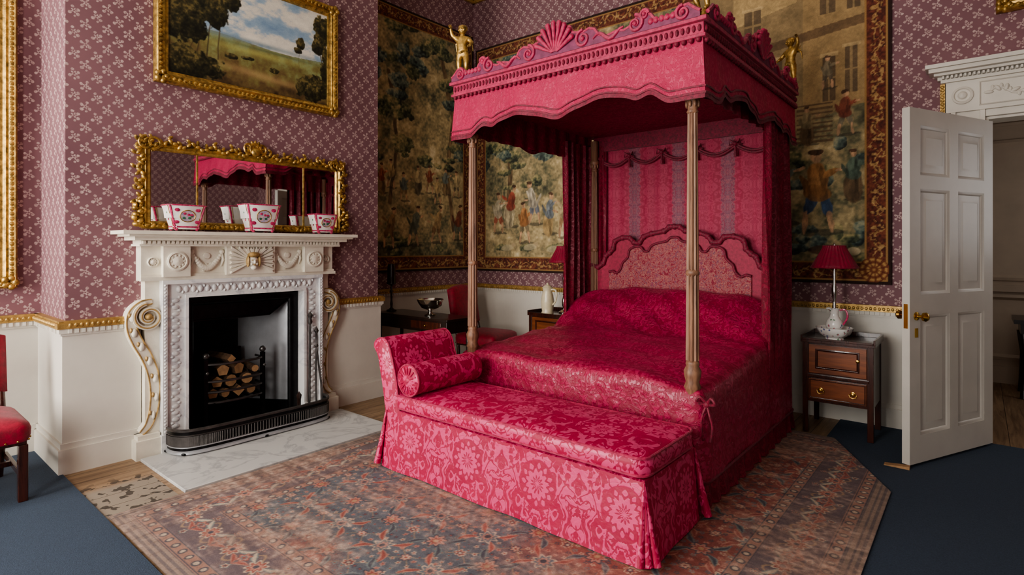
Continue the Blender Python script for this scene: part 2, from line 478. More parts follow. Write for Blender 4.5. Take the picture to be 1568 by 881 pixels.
dado('trim_1',[('x',XW,YS,Y0-0.02,1,0,0),('y',Y0,XW,XC,-1,0,1),('x',XC,Y0,1.355,1,0,0)])
dado('trim_2',[('x',XC,2.785,Y1,1,0,0),('y',Y1,XW,XC,1,0,1),('x',XW,Y1+0.02,YB-0.02,1,0,0)])
dado('trim_3',[('y',YB,XW,-0.19,-1,0,0)])
dado('trim_4',[('y',YB,1.34,XE-0.02,-1,0,0),('x',XE,YS,YB,-1,0,0)])
# crown moulding
b=MB()
def crown(ax,pos,a,c,sg):
    for d,z0,z1,mi in ((0.03,4.70,4.74,1),(0.05,4.74,4.80,0),(0.10,4.80,4.86,0),(0.16,4.86,4.95,0)):
        if ax=='x': b.box(pos,pos+sg*d,a,c,z0,z1,mi)
        else: b.box(a,c,pos,pos+sg*d,z0,z1,mi)
crown('x',XW,YS,Y0,1);crown('x',XC,Y0,Y1,1);crown('x',XW,Y1,YB,1);crown('y',YB,XW,XE,-1);crown('y',Y0,XW,XC,-1);crown('y',Y1,XW,XC,1);crown('x',XE,YS,YB,-1)
b.obj('trim_5',[WHITE,GILT])

# fitted carpet
b=MB(); b.box(XW+0.05,XE-0.05,YS+0.02,0.915,0.0,0.008); b.obj('floor_blue_carpet',CARPET)
b=MB(); b.box(-0.9,XE-0.05,0.915,YB,0.0,0.008); b.obj('floor_blue_carpet',CARPET)

# ------------------------------------------------------------------ painted surfaces (vertex colours)
def vn(U,V,seed=0,oc=4,ro=0.5):
    out=np.zeros_like(U);amp=1.0;tot=0
    for o in range(oc):
        R=np.random.RandomState(seed+o*17).rand(256,256)
        x=U*2**o+o*3.1;y=V*2**o+o*1.7
        xi=np.floor(x).astype(int);yi=np.floor(y).astype(int);fx=x-xi;fy=y-yi
        fx=fx*fx*(3-2*fx);fy=fy*fy*(3-2*fy);xi%=256;yi%=256;x1=(xi+1)%256;y1=(yi+1)%256
        out+=amp*((R[xi,yi]*(1-fx)+R[x1,yi]*fx)*(1-fy)+(R[xi,y1]*(1-fx)+R[x1,y1]*fx)*fy); tot+=amp; amp*=ro
    return out/tot
def pal(t,stops):
    xs=[s[0] for s in stops]
    return np.stack([np.interp(t,xs,[s[1][k]/255 for s in stops]) for k in range(3)],-1)
def blend(img,mask,col):
    c=np.array(col)/255.0 if not isinstance(col,np.ndarray) else col
    return img*(1-mask[...,None])+c*mask[...,None]
def gauss(U,V,cx,cy,rx,ry): return np.exp(-(((U-cx)/rx)**2+((V-cy)/ry)**2))
def ell(U,V,cx,cy,rx,ry,ang=0,soft=0.25):
    ca,sa=math.cos(ang),math.sin(ang); a=(U-cx)*ca+(V-cy)*sa; c=-(U-cx)*sa+(V-cy)*ca
    d=(a/rx)**2+(c/ry)**2
    return np.clip((1-d)/soft+0.5,0,1)
def figure(img,U,V,cx,by,h,top,legs,skin=(176,138,106),lean=0.0,arm=1,al=0.9,robe=False):
    sh=0.60+0.68*vn(U*46,V*17,99,3)
    U=U+0.03*h*(vn(U*8/h,V*8/h,7,2)-0.5)*2; V=V+0.03*h*(vn(U*7/h,V*7/h,8,2)-0.5)*2
    def C(c): return (np.array(c)/255.0)*sh[...,None]*np.ones(3)
    img=blend(img,ell(U,V,cx+0.05*h,by+0.01*h,0.22*h,0.035*h)*0.5,(50,46,38))
    if robe:
        img=blend(img,ell(U,V,cx,by+0.25*h,0.15*h,0.30*h)*al,C(legs))
        img=blend(img,ell(U,V,cx+0.05*h,by+0.22*h,0.04*h,0.24*h)*al*0.6,C([k*0.6 for k in legs]))
    else:
        for s in (-1,1):
            img=blend(img,ell(U,V,cx+s*0.07*h,by+0.34*h,0.055*h,0.14*h,s*0.25)*al,C(legs))
            img=blend(img,ell(U,V,cx+s*0.12*h,by+0.13*h,0.034*h,0.13*h,s*0.12)*al,C(skin))
    img=blend(img,ell(U,V,cx+lean*0.15*h,by+0.60*h,0.105*h,0.19*h,-lean*0.4)*al,C(top))
    img=blend(img,ell(U,V,cx+lean*0.15*h+0.05*h,by+0.58*h,0.035*h,0.16*h,-lean*0.4)*al*0.6,C([k*0.6 for k in top]))
    img=blend(img,ell(U,V,cx+lean*0.1*h,by+0.45*h,0.13*h,0.09*h)*al,C([k*0.85 for k in top]))
    img=blend(img,ell(U,V,cx+arm*0.13*h,by+0.66*h,0.10*h,0.035*h,arm*0.6)*al,C(top))
    img=blend(img,ell(U,V,cx+arm*0.24*h,by+0.62*h+0.08*h*arm,0.07*h,0.024*h,arm*0.3)*al,C(skin))
    img=blend(img,ell(U,V,cx-arm*0.13*h,by+0.55*h,0.035*h,0.13*h,arm*0.4)*al,C([k*0.8 for k in top]))
    img=blend(img,ell(U,V,cx+lean*0.3*h,by+0.85*h,0.055*h,0.07*h)*al,C(skin))
    img=blend(img,ell(U,V,cx+lean*0.3*h-0.01*h,by+0.905*h,0.065*h,0.035*h)*al,C((74,52,38)))
    return img
TP=[(0,(36,34,28)),(0.22,(66,64,50)),(0.42,(100,96,72)),(0.58,(140,125,92)),(0.78,(176,156,116)),(1,(204,190,154))]
GP=[(0.1,(32,36,30)),(0.35,(62,68,50)),(0.52,(94,96,68)),(0.68,(132,124,86)),(0.9,(172,154,110))]
BP=[(0.1,(30,36,38)),(0.38,(58,72,70)),(0.6,(94,108,98)),(0.9,(150,148,120))]
def clump(img,U,V,f,ed,cx,cy,rx,ry,P,al=1.0):
    d=((U-cx)/rx)**2+((V-cy)/ry)**2
    m=np.clip((1-d+ed)*5,0,1)*al
    t=np.clip(f+0.24*(V-cy)/ry-0.14*(U-cx)/rx-0.02,0,1)
    return blend(img,m,pal(t,P))
def leaftex(U,V,seed):
    f=0.5+(vn(U*10,V*10,seed,3)-0.5)*0.7+(vn(U*40,V*40,seed+5,2)-0.5)*0.75
    ed=(vn(U*16,V*16,seed+9,3)-0.5)*1.6
    return f,ed
def borderize(img,U,V,W,H,bw=0.185):
    d=np.minimum(np.minimum(U,W-U),np.minimum(V,H-V))
    horiz=(np.minimum(V,H-V)<np.minimum(U,W-U))
    s=np.where(horiz,U,V); t=(d-0.035-(bw-0.07)/2)/((bw-0.07)/2)
    n=vn(U*24,V*24,5,3); n2=vn(U*60,V*60,6,2)
    base=pal(n2,[(0.2,(66,34,28)),(0.5,(94,48,36)),(0.8,(120,68,48))])
    g=(np.abs(t-0.5*np.sin(2*PI*s/0.30)-1.2*(n-0.5))<0.16)|(np.abs(t+0.6*np.sin(2*PI*s/0.15+1)+1.5*(n-0.5))<0.10)
    fl=((((s+0.07)%0.15)-0.075)**2+((t*0.058)+0.028*np.sign(np.sin(2*PI*s/0.30)))**2<(0.024+0.02*(n-0.5))**2)
    g=(g|fl)&(n2>0.34)
    col=np.where(g[...,None],pal(n2,[(0.2,(108,78,48)),(0.8,(172,138,92))]),base)
    ln=(np.abs(d-0.03)<0.006)|(np.abs(d-bw+0.006)<0.006)
    col=np.where(ln[...,None],np.array((144,110,68))/255.,col)
    col=np.where((d<0.022)[...,None],np.array((44,26,22))/255.,col)
    return np.where((d<bw)[...,None],col,img)
def branches(img,U,V,pts,w,col):
    U=U+0.02*(vn(U*6,V*6,13,2)-0.5)*2
    for (a,b2) in zip(pts[:-1],pts[1:]):
        ax,ay=a;bx,by=b2;L=((bx-ax)**2+(by-ay)**2)+1e-9
        t=np.clip(((U-ax)*(bx-ax)+(V-ay)*(by-ay))/L,0,1)
        d=np.hypot(U-ax-t*(bx-ax),V-ay-t*(by-ay))
        img=blend(img,np.clip((w-d)/0.01,0,1),np.array(col)/255.*(0.6+0.8*vn(U*40,V*12,3,3))[...,None])
    return img
def tap_left(U,V,W,H):
    rr=random.Random(12)
    f,ed=leaftex(U,V,200)
    B=0.54+0.22*gauss(U,V,1.1,1.5,0.6,0.35)+0.12*gauss(U,V,1.2,0.95,0.9,0.30)-0.12*(V<0.35)
    n=vn(U*7,V*7,11,4,0.6)
    img=pal(np.clip(B+(n-0.5)*0.7+(f-0.5)*0.5,0,1),TP)
    img=branches(img,U,V,[(1.62,0.5),(1.5,1.2),(1.62,1.9),(1.4,2.7)],0.035,(108,88,64))
    img=branches(img,U,V,[(0.62,0.8),(0.72,1.5),(0.6,2.3)],0.03,(96,80,60))
    for i in range(46):
        cx=rr.uniform(0.15,1.85); cy=rr.uniform(1.45,2.95)
        if abs(cx-1.1)<0.28 and cy<2.3: continue
        img=clump(img,U,V,f,ed,cx,cy,rr.uniform(0.09,0.2),rr.uniform(0.06,0.13),BP if rr.random()<0.45 else GP,0.85)
    for i in range(18):
        img=clump(img,U,V,f,ed,rr.uniform(0.2,1.8),rr.uniform(0.2,0.42) if i%2 else rr.uniform(1.25,1.4),rr.uniform(0.06,0.13),rr.uniform(0.03,0.06),GP,0.85)
    for i in range(8):
        cx=0.50+0.17*i+0.04*math.sin(i*5); img=figure(img,U,V,cx,0.90+0.08*math.sin(i*2.2),0.36,[(150,84,62),(184,158,112),(110,118,110),(196,174,130)][i%4],[(126,104,74),(96,86,68)][i%2],arm=(-1)**i,robe=i%3==0)
    for i in range(4):
        cx=0.60+0.36*i; img=figure(img,U,V,cx,0.28+0.03*i,0.50,[(144,112,78),(104,108,92),(170,140,98),(130,74,56)][i],[(112,84,58),(88,90,78)][i%2],arm=(-1)**(i+1),lean=0.5,al=0.9)
    return borderize(img,U,V,W,H)
def tap_back(U,V,W,H):
    rr=random.Random(31)
    f,ed=leaftex(U,V,300)
    n=vn(U*7,V*7,31,4,0.6)
    B=0.52+0.22*gauss(U,V,1.3,0.35,1.3,0.45)+0.14*gauss(U,V,1.75,0.95,0.7,0.4)+0.18*gauss(U,V,1.9,1.7,0.45,0.5)
    img=pal(np.clip(B+(n-0.5)*0.7+(f-0.5)*0.45,0,1),TP)
    for i in range(3):
        img=blend(img,((abs(U-1.45-0.28*i)<0.06)&(V>1.0)&(V<1.4+0.1*i))*0.5,(160,150,128))
    img=branches(img,U,V,[(0.55,0.6),(0.6,1.3),(0.5,2.0),(0.75,2.6)],0.04,(98,80,58))
    img=branches(img,U,V,[(1.95,0.9),(1.85,1.5),(2.05,2.3)],0.04,(108,88,64))
    for i in range(55):
        cx=rr.uniform(0.1,3.0); cy=rr.uniform(1.4,2.8)
        if 1.2<cx<1.8 and cy<2.0: continue
        img=clump(img,U,V,f,ed,cx,cy,rr.uniform(0.1,0.22),rr.uniform(0.06,0.14),BP if rr.random()<0.45 else GP,0.85)
    for i in range(16):
        img=clump(img,U,V,f,ed,rr.uniform(0.2,2.1),rr.choice([rr.uniform(0.2,0.32),rr.uniform(1.05,1.35)]),rr.uniform(0.06,0.14),rr.uniform(0.03,0.06),GP,0.8)
    cols=[((186,172,144),(140,76,58)),((150,72,56),(174,158,126)),((168,114,70),(116,102,78)),((184,172,150),(102,106,116)),((116,122,126),(158,132,90)),((178,158,122),(138,108,78)),((158,84,62),(168,150,122)),((126,110,86),(98,98,90))]
    for i in range(10):
        a,c=cols[i%8]
        img=figure(img,U,V,0.40+0.20*i+0.03*math.sin(i*4),0.48+0.12*math.sin(i*2.4),0.56+0.05*math.sin(i*3),a,c,arm=(-1)**i,lean=0.5*math.sin(i*1.7),robe=i%3==1)
    for i in range(5):
        cx=0.55+0.36*i; cy=0.30+0.05*math.sin(i*3)
        img=blend(img,ell(U,V,cx,cy,0.10,0.04,0.1)*0.7,(178,162,130)); img=blend(img,ell(U,V,cx+0.10,cy+0.035,0.032,0.026)*0.7,(164,144,112))
    # village architecture on the right
    bn=0.78+0.30*vn(U*14,V*14,51,4)+0.20*(vn(U*55,V*55,52,2)-0.0)
    def C(c): return (np.array(c)/255.)*bn[...,None]*np.ones(3)
    wall=((U>2.85)&(V>1.25+0.25*(U-3.4)))
    img=blend(img,wall*0.93,C((126,106,76)))
    img=blend(img,((U>3.35)&(U<3.9)&(V>2.35+0.2*(U-3.3)))*0.9,C((158,134,94)))
    img=blend(img,((U>3.95)&(V>1.5))*0.95,C((142,118,82)))
    img=blend(img,((abs(V-2.15-0.12*(U-4.0))<0.04)&(U>3.4))*0.8,C((92,72,52)))
    img=blend(img,((abs(V-2.7+0.5*(U-4.0))<0.035)&(U>3.0))*0.8,C((84,66,48)))
    for (x0,x1,z0,z1) in ((4.10,4.20,1.55,1.95),(4.27,4.36,1.6,2.0),(4.08,4.2,2.3,2.6),(3.6,3.78,1.6,2.0),(3.45,3.6,2.2,2.5),(4.28,4.38,2.3,2.6),(3.1,3.3,1.7,2.1)):
        img=blend(img,((U>x0)&(U<x1)&(V>z0)&(V<z1))*0.75,C((78,64,50)))
        img=blend(img,(((abs(U-(x0+x1)/2)<0.008)|(abs(V-(z0+z1)/2)<0.008))&(U>x0)&(U<x1)&(V>z0)&(V<z1))*0.8,C((140,118,84)))
        img=blend(img,((U>x0-0.02)&(U<x1+0.02)&(abs(V-z1)<0.015))*0.8,C((170,146,106)))
    for k in range(9): img=blend(img,((U>3.9)&(U<4.18)&(abs(V-1.22-0.04*k)<0.008))*0.8,C((88,70,52)))
    for i in range(26):
        img=clump(img,U,V,f,ed,rr.uniform(3.7,4.45),rr.choice([rr.uniform(0.85,1.3),rr.uniform(0.2,0.5)]),rr.uniform(0.05,0.12),rr.uniform(0.04,0.08),BP if rr.random()<0.5 else GP,0.85)
    for (cx,by,h,a,c,rb) in ((4.06,0.42,0.78,(156,110,68),(58,76,104),False),(4.33,0.70,0.46,(84,98,84),(96,76,56),True),(3.98,1.2,0.36,(150,132,98),(106,86,64),True),(4.27,1.25,0.40,(136,74,58),(112,104,86),False),(4.14,1.66,0.3,(126,114,90),(88,78,64),False),(3.75,0.5,0.7,(104,112,100),(124,98,70),False)):
        img=figure(img,U,V,cx,by,h,a,c,robe=rb)
    img=blend(img,ell(U,V,4.15,0.28,0.16,0.045)*0.8,C((70,50,38))); img=blend(img,ell(U,V,4.33,0.27,0.05,0.035)*0.8,C((186,170,138)))
    img=borderize(img,U,V,W,H)
    r=np.hypot(U-(W-0.12),V-0.12)
    img=blend(img,(r<0.105)*1.0,pal(0.5+0.5*np.cos(r*150)*np.ones_like(r),[(0,(104,56,36)),(1,(170,134,84))]))
    th=np.arctan2(V-0.12,U-(W-0.12)); img=blend(img,((r<0.10)&(r>0.03)&(np.cos(th*11)<-0.4))*0.8,(92,46,32))
    return img
def landscape(U,V,W,H):
    u=U/W;v=V/H
    n=vn(U*5,V*9,41,5,0.6);n2=vn(U*16,V*16,45,4,0.6)
    f,ed=leaftex(U*1.6,V*1.6,400)
    sky=pal(np.clip(n*1.5-0.25+0.10*(v-0.6),0,1),[(0,(116,144,172)),(0.42,(150,172,190)),(0.6,(214,208,196)),(1,(236,230,214))])
    land=pal(np.clip(n2*0.7+1.0*(v-0.14),0,1),[(0,(56,42,28)),(0.3,(104,84,52)),(0.5,(120,112,66)),(0.72,(138,146,98)),(1,(126,144,146))])
    hz=0.46+0.02*np.sin(u*7)
    img=np.where((v>hz)[...,None],sky,land)
    img=blend(img,np.clip(gauss(u,v,0.5,0.37,0.3,0.03),0,1)*0.7,(170,166,96))
    img=blend(img,np.clip(gauss(u,v,0.45,0.47,0.6,0.025),0,1)*0.7,(116,136,146))
    img=blend(img,np.clip(gauss(u,v,0.6,0.42,0.3,0.012),0,1)*0.6,(92,104,72))
    img=blend(img,np.clip(gauss(u,v+0.12*(u-0.5),0.55,0.16,0.3,0.04),0,1)*0.7,(176,146,100))
    DP=[(0.1,(16,18,12)),(0.4,(38,38,22)),(0.65,(68,62,36)),(0.9,(118,104,62))]
    for (x0,y0,x1,y1,w) in ((0.26,0.22,0.28,0.7,0.008),(0.2,0.22,0.22,0.6,0.008),(0.80,0.36,0.80,0.56,0.004),(0.16,0.2,0.15,0.6,0.007),(0.97,0.2,0.95,0.6,0.008),(0.12,0.2,0.13,0.6,0.006)):
        img=branches(img,U,V,[(x0*W,y0*H),(x1*W,y1*H)],w,(70,54,36))
    for (cx,cy,rx,ry) in ((0.02,0.75,0.15,0.45),(0.15,0.74,0.10,0.24),(0.26,0.70,0.08,0.22),(0.34,0.82,0.07,0.12),(0.10,0.5,0.12,0.2),(0.06,0.12,0.25,0.16),(0.80,0.60,0.035,0.07),(0.785,0.52,0.03,0.04),(0.97,0.8,0.08,0.2),(0.93,0.62,0.05,0.10),(1.0,0.4,0.05,0.3),(0.9,0.16,0.16,0.14),(0.35,0.28,0.05,0.03),(0.62,0.24,0.04,0.03),(0.45,0.3,0.05,0.02)):
        img=clump(img,u,v,f,ed*0.8,cx,cy,rx,ry,DP)
    return img
def rug_paint(U,V,W,H):
    jit=0.007
    U0,V0=U,V
    U=U+jit*2*(vn(U*22,V*22,801,2)-0.5); V=V+jit*2*(vn(U*21,V*21,802,2)-0.5)
    red=(136,70,62);brick=(122,64,58);pink=(176,126,110);blue=(88,102,110);navy=(60,64,74);cream=(188,168,144);teal=(108,124,122);gold=(162,132,98)
    big=vn(U*1.3,V*1.3,803,3)
    img=pal(np.clip((big-0.5)*3+0.5,0,1),[(0,brick),(0.5,(134,78,70)),(0.75,(104,90,92)),(1,(84,92,100))])
    def put(m,c,al=0.92):
        nonlocal img
        img=blend(img,np.clip(m,0,1)*al,c)
    S=lambda x,k=240.0: np.clip(x*k+0.5,0,1)
    def rosette(a,c,R,np_,cols,rot=0.0):
        r=np.hypot(a,c); th=np.arctan2(c,a)
        pet=R*(0.82+0.18*np.cos(np_*(th+rot)))
        put(S(pet-r),cols[0]); put(S(pet*0.80-r),cols[1]); put(S(pet*0.52-r),cols[2]); put(S(R*0.24-r),cols[3])
        put(S(pet*0.80-r)*S(r-R*0.5)*(np.cos(np_*(th+rot))<-0.75),cols[0])
    def leaf(a,c,cx,cy,L,wd,ang,c1,c2):
        ca,sa=math.cos(ang),math.sin(ang); x=(a-cx)*ca+(c-cy)*sa; y=-(a-cx)*sa+(c-cy)*ca
        y=y-0.25*L*(x/L)**2
        wdt=wd*(1-np.clip(np.abs(x)/L,0,1)**1.6)
        m=S(wdt-np.abs(y))*(np.abs(x)<L); put(m,c1); put(S(wdt*0.55-np.abs(y))*(np.abs(x)<L*0.85),c2)
    P=0.34;Q=0.38
    for sg in (-1,1):
        put(S(0.0045-np.abs(((U+sg*0.5*P*np.sin(2*PI*V/Q)*0.55+P/4)%(P/2))-P/4)),gold,0.7)
    p=0.046
    ci=np.floor(U/p).astype(int);cj=np.floor(V/p).astype(int)
    R1=np.random.RandomState(5).rand(400,400);R2=np.random.RandomState(6).rand(400,400);R3=np.random.RandomState(8).rand(400,400)
    ox=(R1[ci%400,cj%400]-0.5)*0.018;oy=(R2[ci%400,cj%400]-0.5)*0.018
    a=(U%p)-p/2-ox;c=(V%p)-p/2-oy; r=np.hypot(a,c);th=np.arctan2(c,a)
    k=R3[ci%400,cj%400]
    m=S(0.015*(0.78+0.22*np.cos(5*th))-r)
    cc=np.select([(k<0.22)[...,None],(k<0.42)[...,None],(k<0.62)[...,None],(k<0.82)[...,None]],[np.array(cream)/255.,np.array(blue)/255.,np.array(pink)/255.,np.array(navy)/255.],np.array(teal)/255.)
    img=blend(img,m*0.85,cc*np.ones_like(img)); put(S(0.005-r),red)
    for dx,dy,big_ in ((0,0,1),(P/2,Q/2,1),(P/2,0,0),(0,Q/2,0)):
        a=((U+dx)%P)-P/2;c=((V+dy)%Q)-Q/2
        if big_:
            for sx in (-1,1):
                for sy in (-1,1):
                    leaf(a*sx,c*sy,0.080,0.058,0.058,0.017,0.9,teal if dx==0 else pink,navy if dx==0 else red)
            rosette(a,c,0.062,8,(navy,pink,red,gold) if dx==0 else (cream,blue,pink,navy))
        else:
            rosette(a,c,0.033,6,(cream,red,navy,cream) if dx else (navy,pink,cream,red))
    d=np.minimum(np.minimum(U0,W-U0),np.minimum(V0,H-V0))
    horiz=(np.minimum(V0,H-V0)<np.minimum(U0,W-U0)); s=np.where(horiz,U,V)
    fld=img
    img=np.ones_like(img)*(np.array((96,84,88))/255.)
    c=d-0.28; pb=0.24
    a=(s%pb)-pb/2
    put(S(0.006-np.abs(c-0.07*np.sin(2*PI*s/pb))),gold,0.8)
    for sg in (-1,1):
        leaf(a*sg,c,0.085,0.03,0.055,0.017,0.6,teal,cream); leaf(a*sg,-c,0.085,0.03,0.05,0.014,0.5,pink,red)
    rosette(a,c,0.058,8,(cream,red,pink,navy)); a2=((s+pb/2)%pb)-pb/2; rosette(a2,c,0.038,6,(red,pink,blue,red))
    rosette(a2,c-0.085,0.026,5,(pink,navy,cream,red)); rosette(a2,c+0.085,0.026,5,(blue,cream,red,navy))
    main=img
    img=np.ones_like(img)*(np.array((148,110,96))/255.)
    for cen in (0.12,0.44):
        cg=d-cen; ag=(s%0.08)-0.04; rg=np.hypot(ag,cg); put(S(0.022-rg),navy); put(S(0.013-rg),cream)
        put(S(0.0035-np.abs(np.abs(cg)-0.030)),navy)
    guard=img
    st=(np.sin(d*2*PI/0.03)>0)
    outer=np.where(st[...,None],np.array((132,114,102))/255.,np.array((96,86,86))/255.)
    img=np.where((d<0.085)[...,None],outer,np.where((d<0.155)[...,None],guard,np.where((d<0.405)[...,None],main,np.where((d<0.475)[...,None],guard,fld))))
    w=vn(U0*2.0,V0*2.0,810,5,0.6); w2=vn(U0*1.2,V0*26,811,3); w3=vn(U0*40,V0*40,812,2)
    lft=np.clip((1.0-U0)/0.9,0,1)
    wf=np.clip((w-0.50)*2.6+0.26+0.42*lft+(w2-0.5)*0.5+(w3-0.5)*0.5,0.12,0.76)
    wc=pal(np.clip(w3*0.6+w2*0.4,0,1),[(0.25,(112,92,86)),(0.5,(148,120,106)),(0.75,(180,156,138))])
    img=blend(img,wf,wc)
    img=blend(img,(np.abs(((U0+0.02*np.sin(V0*5))%0.11)-0.055)<0.006)*lft*0.5,(92,76,70))
    return np.clip(img*(0.90+0.2*w2[...,None]),0,1)
def painted(name,plane,pos,a0,a1,z0,z1,fn,mat,step,parent=None,drape=0.0,sgn=1,keep=None):
    W=a1-a0;H=z1-z0; nu=int(W/step)+1;nv=int(H/step)+1
    u=np.linspace(0,W,nu);v=np.linspace(0,H,nv); U,V=np.meshgrid(u,v)
    img=np.clip(fn(U,V,W,H),0,1); img=np.where(img<=0.04045,img/12.92,((img+0.055)/1.055)**2.4)
    D=drape*(np.sin(U*5+np.sin(V*2))*0.5+0.5)
    if plane=='x': co=np.stack([pos+sgn*D,a0+U,z0+V],-1)
    elif plane=='z': co=np.stack([a0+U,z0+V,pos+D],-1)
    else: co=np.stack([a0+U,pos+sgn*D,z0+V],-1)
    co=co.reshape(-1,3)
    idx=np.arange(nu*nv).reshape(nv,nu)
    q=np.stack([idx[:-1,:-1],idx[:-1,1:],idx[1:,1:],idx[1:,:-1]],-1).reshape(-1,4)
    if keep is not None:
        cen=co[q].mean(1); q=q[keep(cen)]
    me=bpy.data.meshes.new(name); me.vertices.add(len(co)); me.vertices.foreach_set('co',co.astype(np.float32).ravel())
    me.loops.add(len(q)*4); me.loops.foreach_set('vertex_index',q.astype(np.int32).ravel())
    me.polygons.add(len(q)); me.polygons.foreach_set('loop_start',(np.arange(len(q))*4).astype(np.int32))
    me.update(calc_edges=True); me.validate()
    at=me.color_attributes.new('paint','FLOAT_COLOR','POINT')
    rgba=np.concatenate([img.reshape(-1,3),np.ones((nu*nv,1))],1).astype(np.float32); at.data.foreach_set('color',rgba.ravel())
    me.materials.append(mat)
    o=bpy.data.objects.new(name,me); scene.collection.objects.link(o)
    if parent: attach(o,parent)
    return o
g=group('persian_rug',(-2.0,2.8,0.0085))
b=MB()
b.prism([(-3.565,0.925),(-0.405,0.925),(-0.405,3.95),(-0.80,4.715),(-0.85,4.795),(-3.565,4.795)],'xy',0.0085,0.0165)
b.obj('backing',RUGB,g)
def rug_keep(c):  # clipped far corner
    t=(c[:,1]-3.95)/(4.72-3.95); return ~((c[:,1]>3.95)&(c[:,0]>-0.40-0.40*t))
painted('pile','z',0.0175,-3.57,-0.40,0.92,4.80,rug_paint,RUG,0.005,g,keep=rug_keep)

g=group('tapestry',(XW+0.02,4.4,2.7)); painted('weave','x',XW+0.022,3.42,5.40,1.17,4.25,tap_left,TAP,0.007,g,0.006)
b=MB(); b.box(XW+0.004,XW+0.018,3.43,5.39,1.18,4.24); b.obj('lining',DARKW,g)
g=group('tapestry',(-2.85,YB-0.02,2.6)); painted('weave','y',YB-0.022,-5.14,-0.545,1.15,4.06,tap_back,TAP,0.007,g,0.006,-1)
b=MB(); b.box(-5.13,-0.555,YB-0.018,YB-0.004,1.16,4.05); b.obj('lining',DARKW,g)

PF=[(0,0.0),(0,0.05),(0.012,0.065),(0.03,0.055),(0.045,0.04),(0.06,0.045),(0.075,0.03),(0.088,0.03),(0.092,0.012)]
def gilt_picture(name,plane,pos,a0,a1,z0,z1,fn,step=0.006,sgn=1,fw=1.0):
    c=(a0+a1)/2; g=group(name,(pos,c,z0) if plane=='x' else (c,pos,z0))
    b=MB(); b.frame(plane,pos,a0,a1,z0,z1,[(i*fw,p) for i,p in PF],sgn=sgn)
    per=[];w=0.03*fw
    n=int((a1-a0)/0.035)
    for k in range(n+1):
        q=a0+w/2+(a1-a0-w)*k/n
        for z in (z0+w,z1-w): per.append((q,z))
    n=int((z1-z0)/0.035)
    for k in range(1,n):
        q=z0+w+(z1-z0-2*w)*k/n
        for a in (a0+w,a1-w): per.append((a,q))
    for a,z in per:
        b.sphere((pos+sgn*0.055,a,z) if plane=='x' else (a,pos+sgn*0.055,z),(0.012,0.016,0.016) if plane=='x' else (0.016,0.012,0.016),0,6,4)
    for a in (a0+0.04,a1-0.04):
        for z in (z0+0.04,z1-0.04):
            for k in range(5):
                an=k*2*PI/5
                pp=(a+0.03*math.cos(an),z+0.03*math.sin(an))
                b.sphere((pos+sgn*0.05,pp[0],pp[1]) if plane=='x' else (pp[0],pos+sgn*0.05,pp[1]),(0.02,0.024,0.024),0,8,5)
    b.obj('gilt_frame',GOLD,g)
    i=0.09*fw
    b=MB()
    if plane=='x': b.box(pos+sgn*0.002,pos+sgn*0.008,a0+i*.9,a1-i*.9,z0+i*.9,z1-i*.9)
    else: b.box(a0+i*.9,a1-i*.9,pos+sgn*0.002,pos+sgn*0.008,z0+i*.9,z1-i*.9)
    b.obj('backing',DARKW,g)
    painted('canvas',plane,pos+sgn*0.013,a0+i,a1-i,z0+i,z1-i,fn,OIL,step,g)
    return g
gilt_picture('landscape_painting','x',XC+0.004,1.434,2.90,2.635,3.62,landscape,0.0035)
def portrait(U,V,W,H):
    n=vn(U*5,V*5,71,5); img=pal(n,[(0.2,(30,22,18)),(0.8,(96,60,44))])
    img=blend(img,ell(U,V,W/2,H*0.35,W*.3,H*.35),(120,36,36)); return blend(img,ell(U,V,W/2,H*0.72,W*.09,H*.07),(200,160,130))
gilt_picture('portrait_painting','x',XW+0.004,-0.35,0.80,1.17,3.9,portrait,0.012)
gilt_picture('framed_picture','y',YB-0.004,0.09,0.95,3.16,4.2,portrait,0.012,sgn=-1)

# ------------------------------------------------------------------ chimneypiece
YM=2.07
g=group('marble_fireplace',(XC,YM,0))
b=MB()
def sym(f):
    f(lambda y:y); f(lambda y:2*YM-y)
def leg(S):
    b.box(XC,-4.40,*sorted((S(1.45),S(1.62))),0.0,1.22)
    b.box(-4.40,-4.372,*sorted((S(1.45),S(1.478))),0.14,1.192)
    b.box(-4.40,-4.382,*sorted((S(1.598),S(1.62))),0.14,1.09)
    b.box(-4.40,-4.365,*sorted((S(1.44),S(1.625))),0.0,0.14)
    b.box(XC,-4.44,*sorted((S(1.36),S(1.45))),0.0,1.22,1)
    b.box(XC,-4.38,*sorted((S(1.29),S(1.44))),0.0,0.13,1)
    b.box(XC,-4.40,*sorted((S(1.305),S(1.44))),0.13,0.16,1)
    for k in range(20):
        z=0.18+k*0.047
        b.sphere((-4.398,S(1.538),z),(0.012,0.026,0.017),0,8,5)
        b.sphere((-4.398,S(1.538+0.022*(1 if k%2 else -1)),z+0.023),(0.012,0.013,0.01),0,6,4)
    for k in range(42): b.sphere((-4.374,S(1.464),0.16+k*0.025),(0.008,0.008,0.010),0,6,4)
sym(leg)
b.box(XC,-4.40,1.62,2*YM-1.62,1.09,1.22); b.box(-4.40,-4.372,1.45,2*YM-1.45,1.192,1.22); b.box(-4.40,-4.382,1.60,2*YM-1.60,1.09,1.112)
for k in range(22):
    y=1.56+k*(1.02/21)
    b.sphere((-4.398,y,1.152),(0.012,0.019,0.026),0,8,5)
    b.sphere((-4.398,y+0.024,1.152+0.02*(1 if k%2 else -1)),(0.012,0.01,0.013),0,6,4)
b.obj('casing',[MARBLE,CREAM],g)
b=MB()
VY,VZ,VR=1.375,0.97,0.095
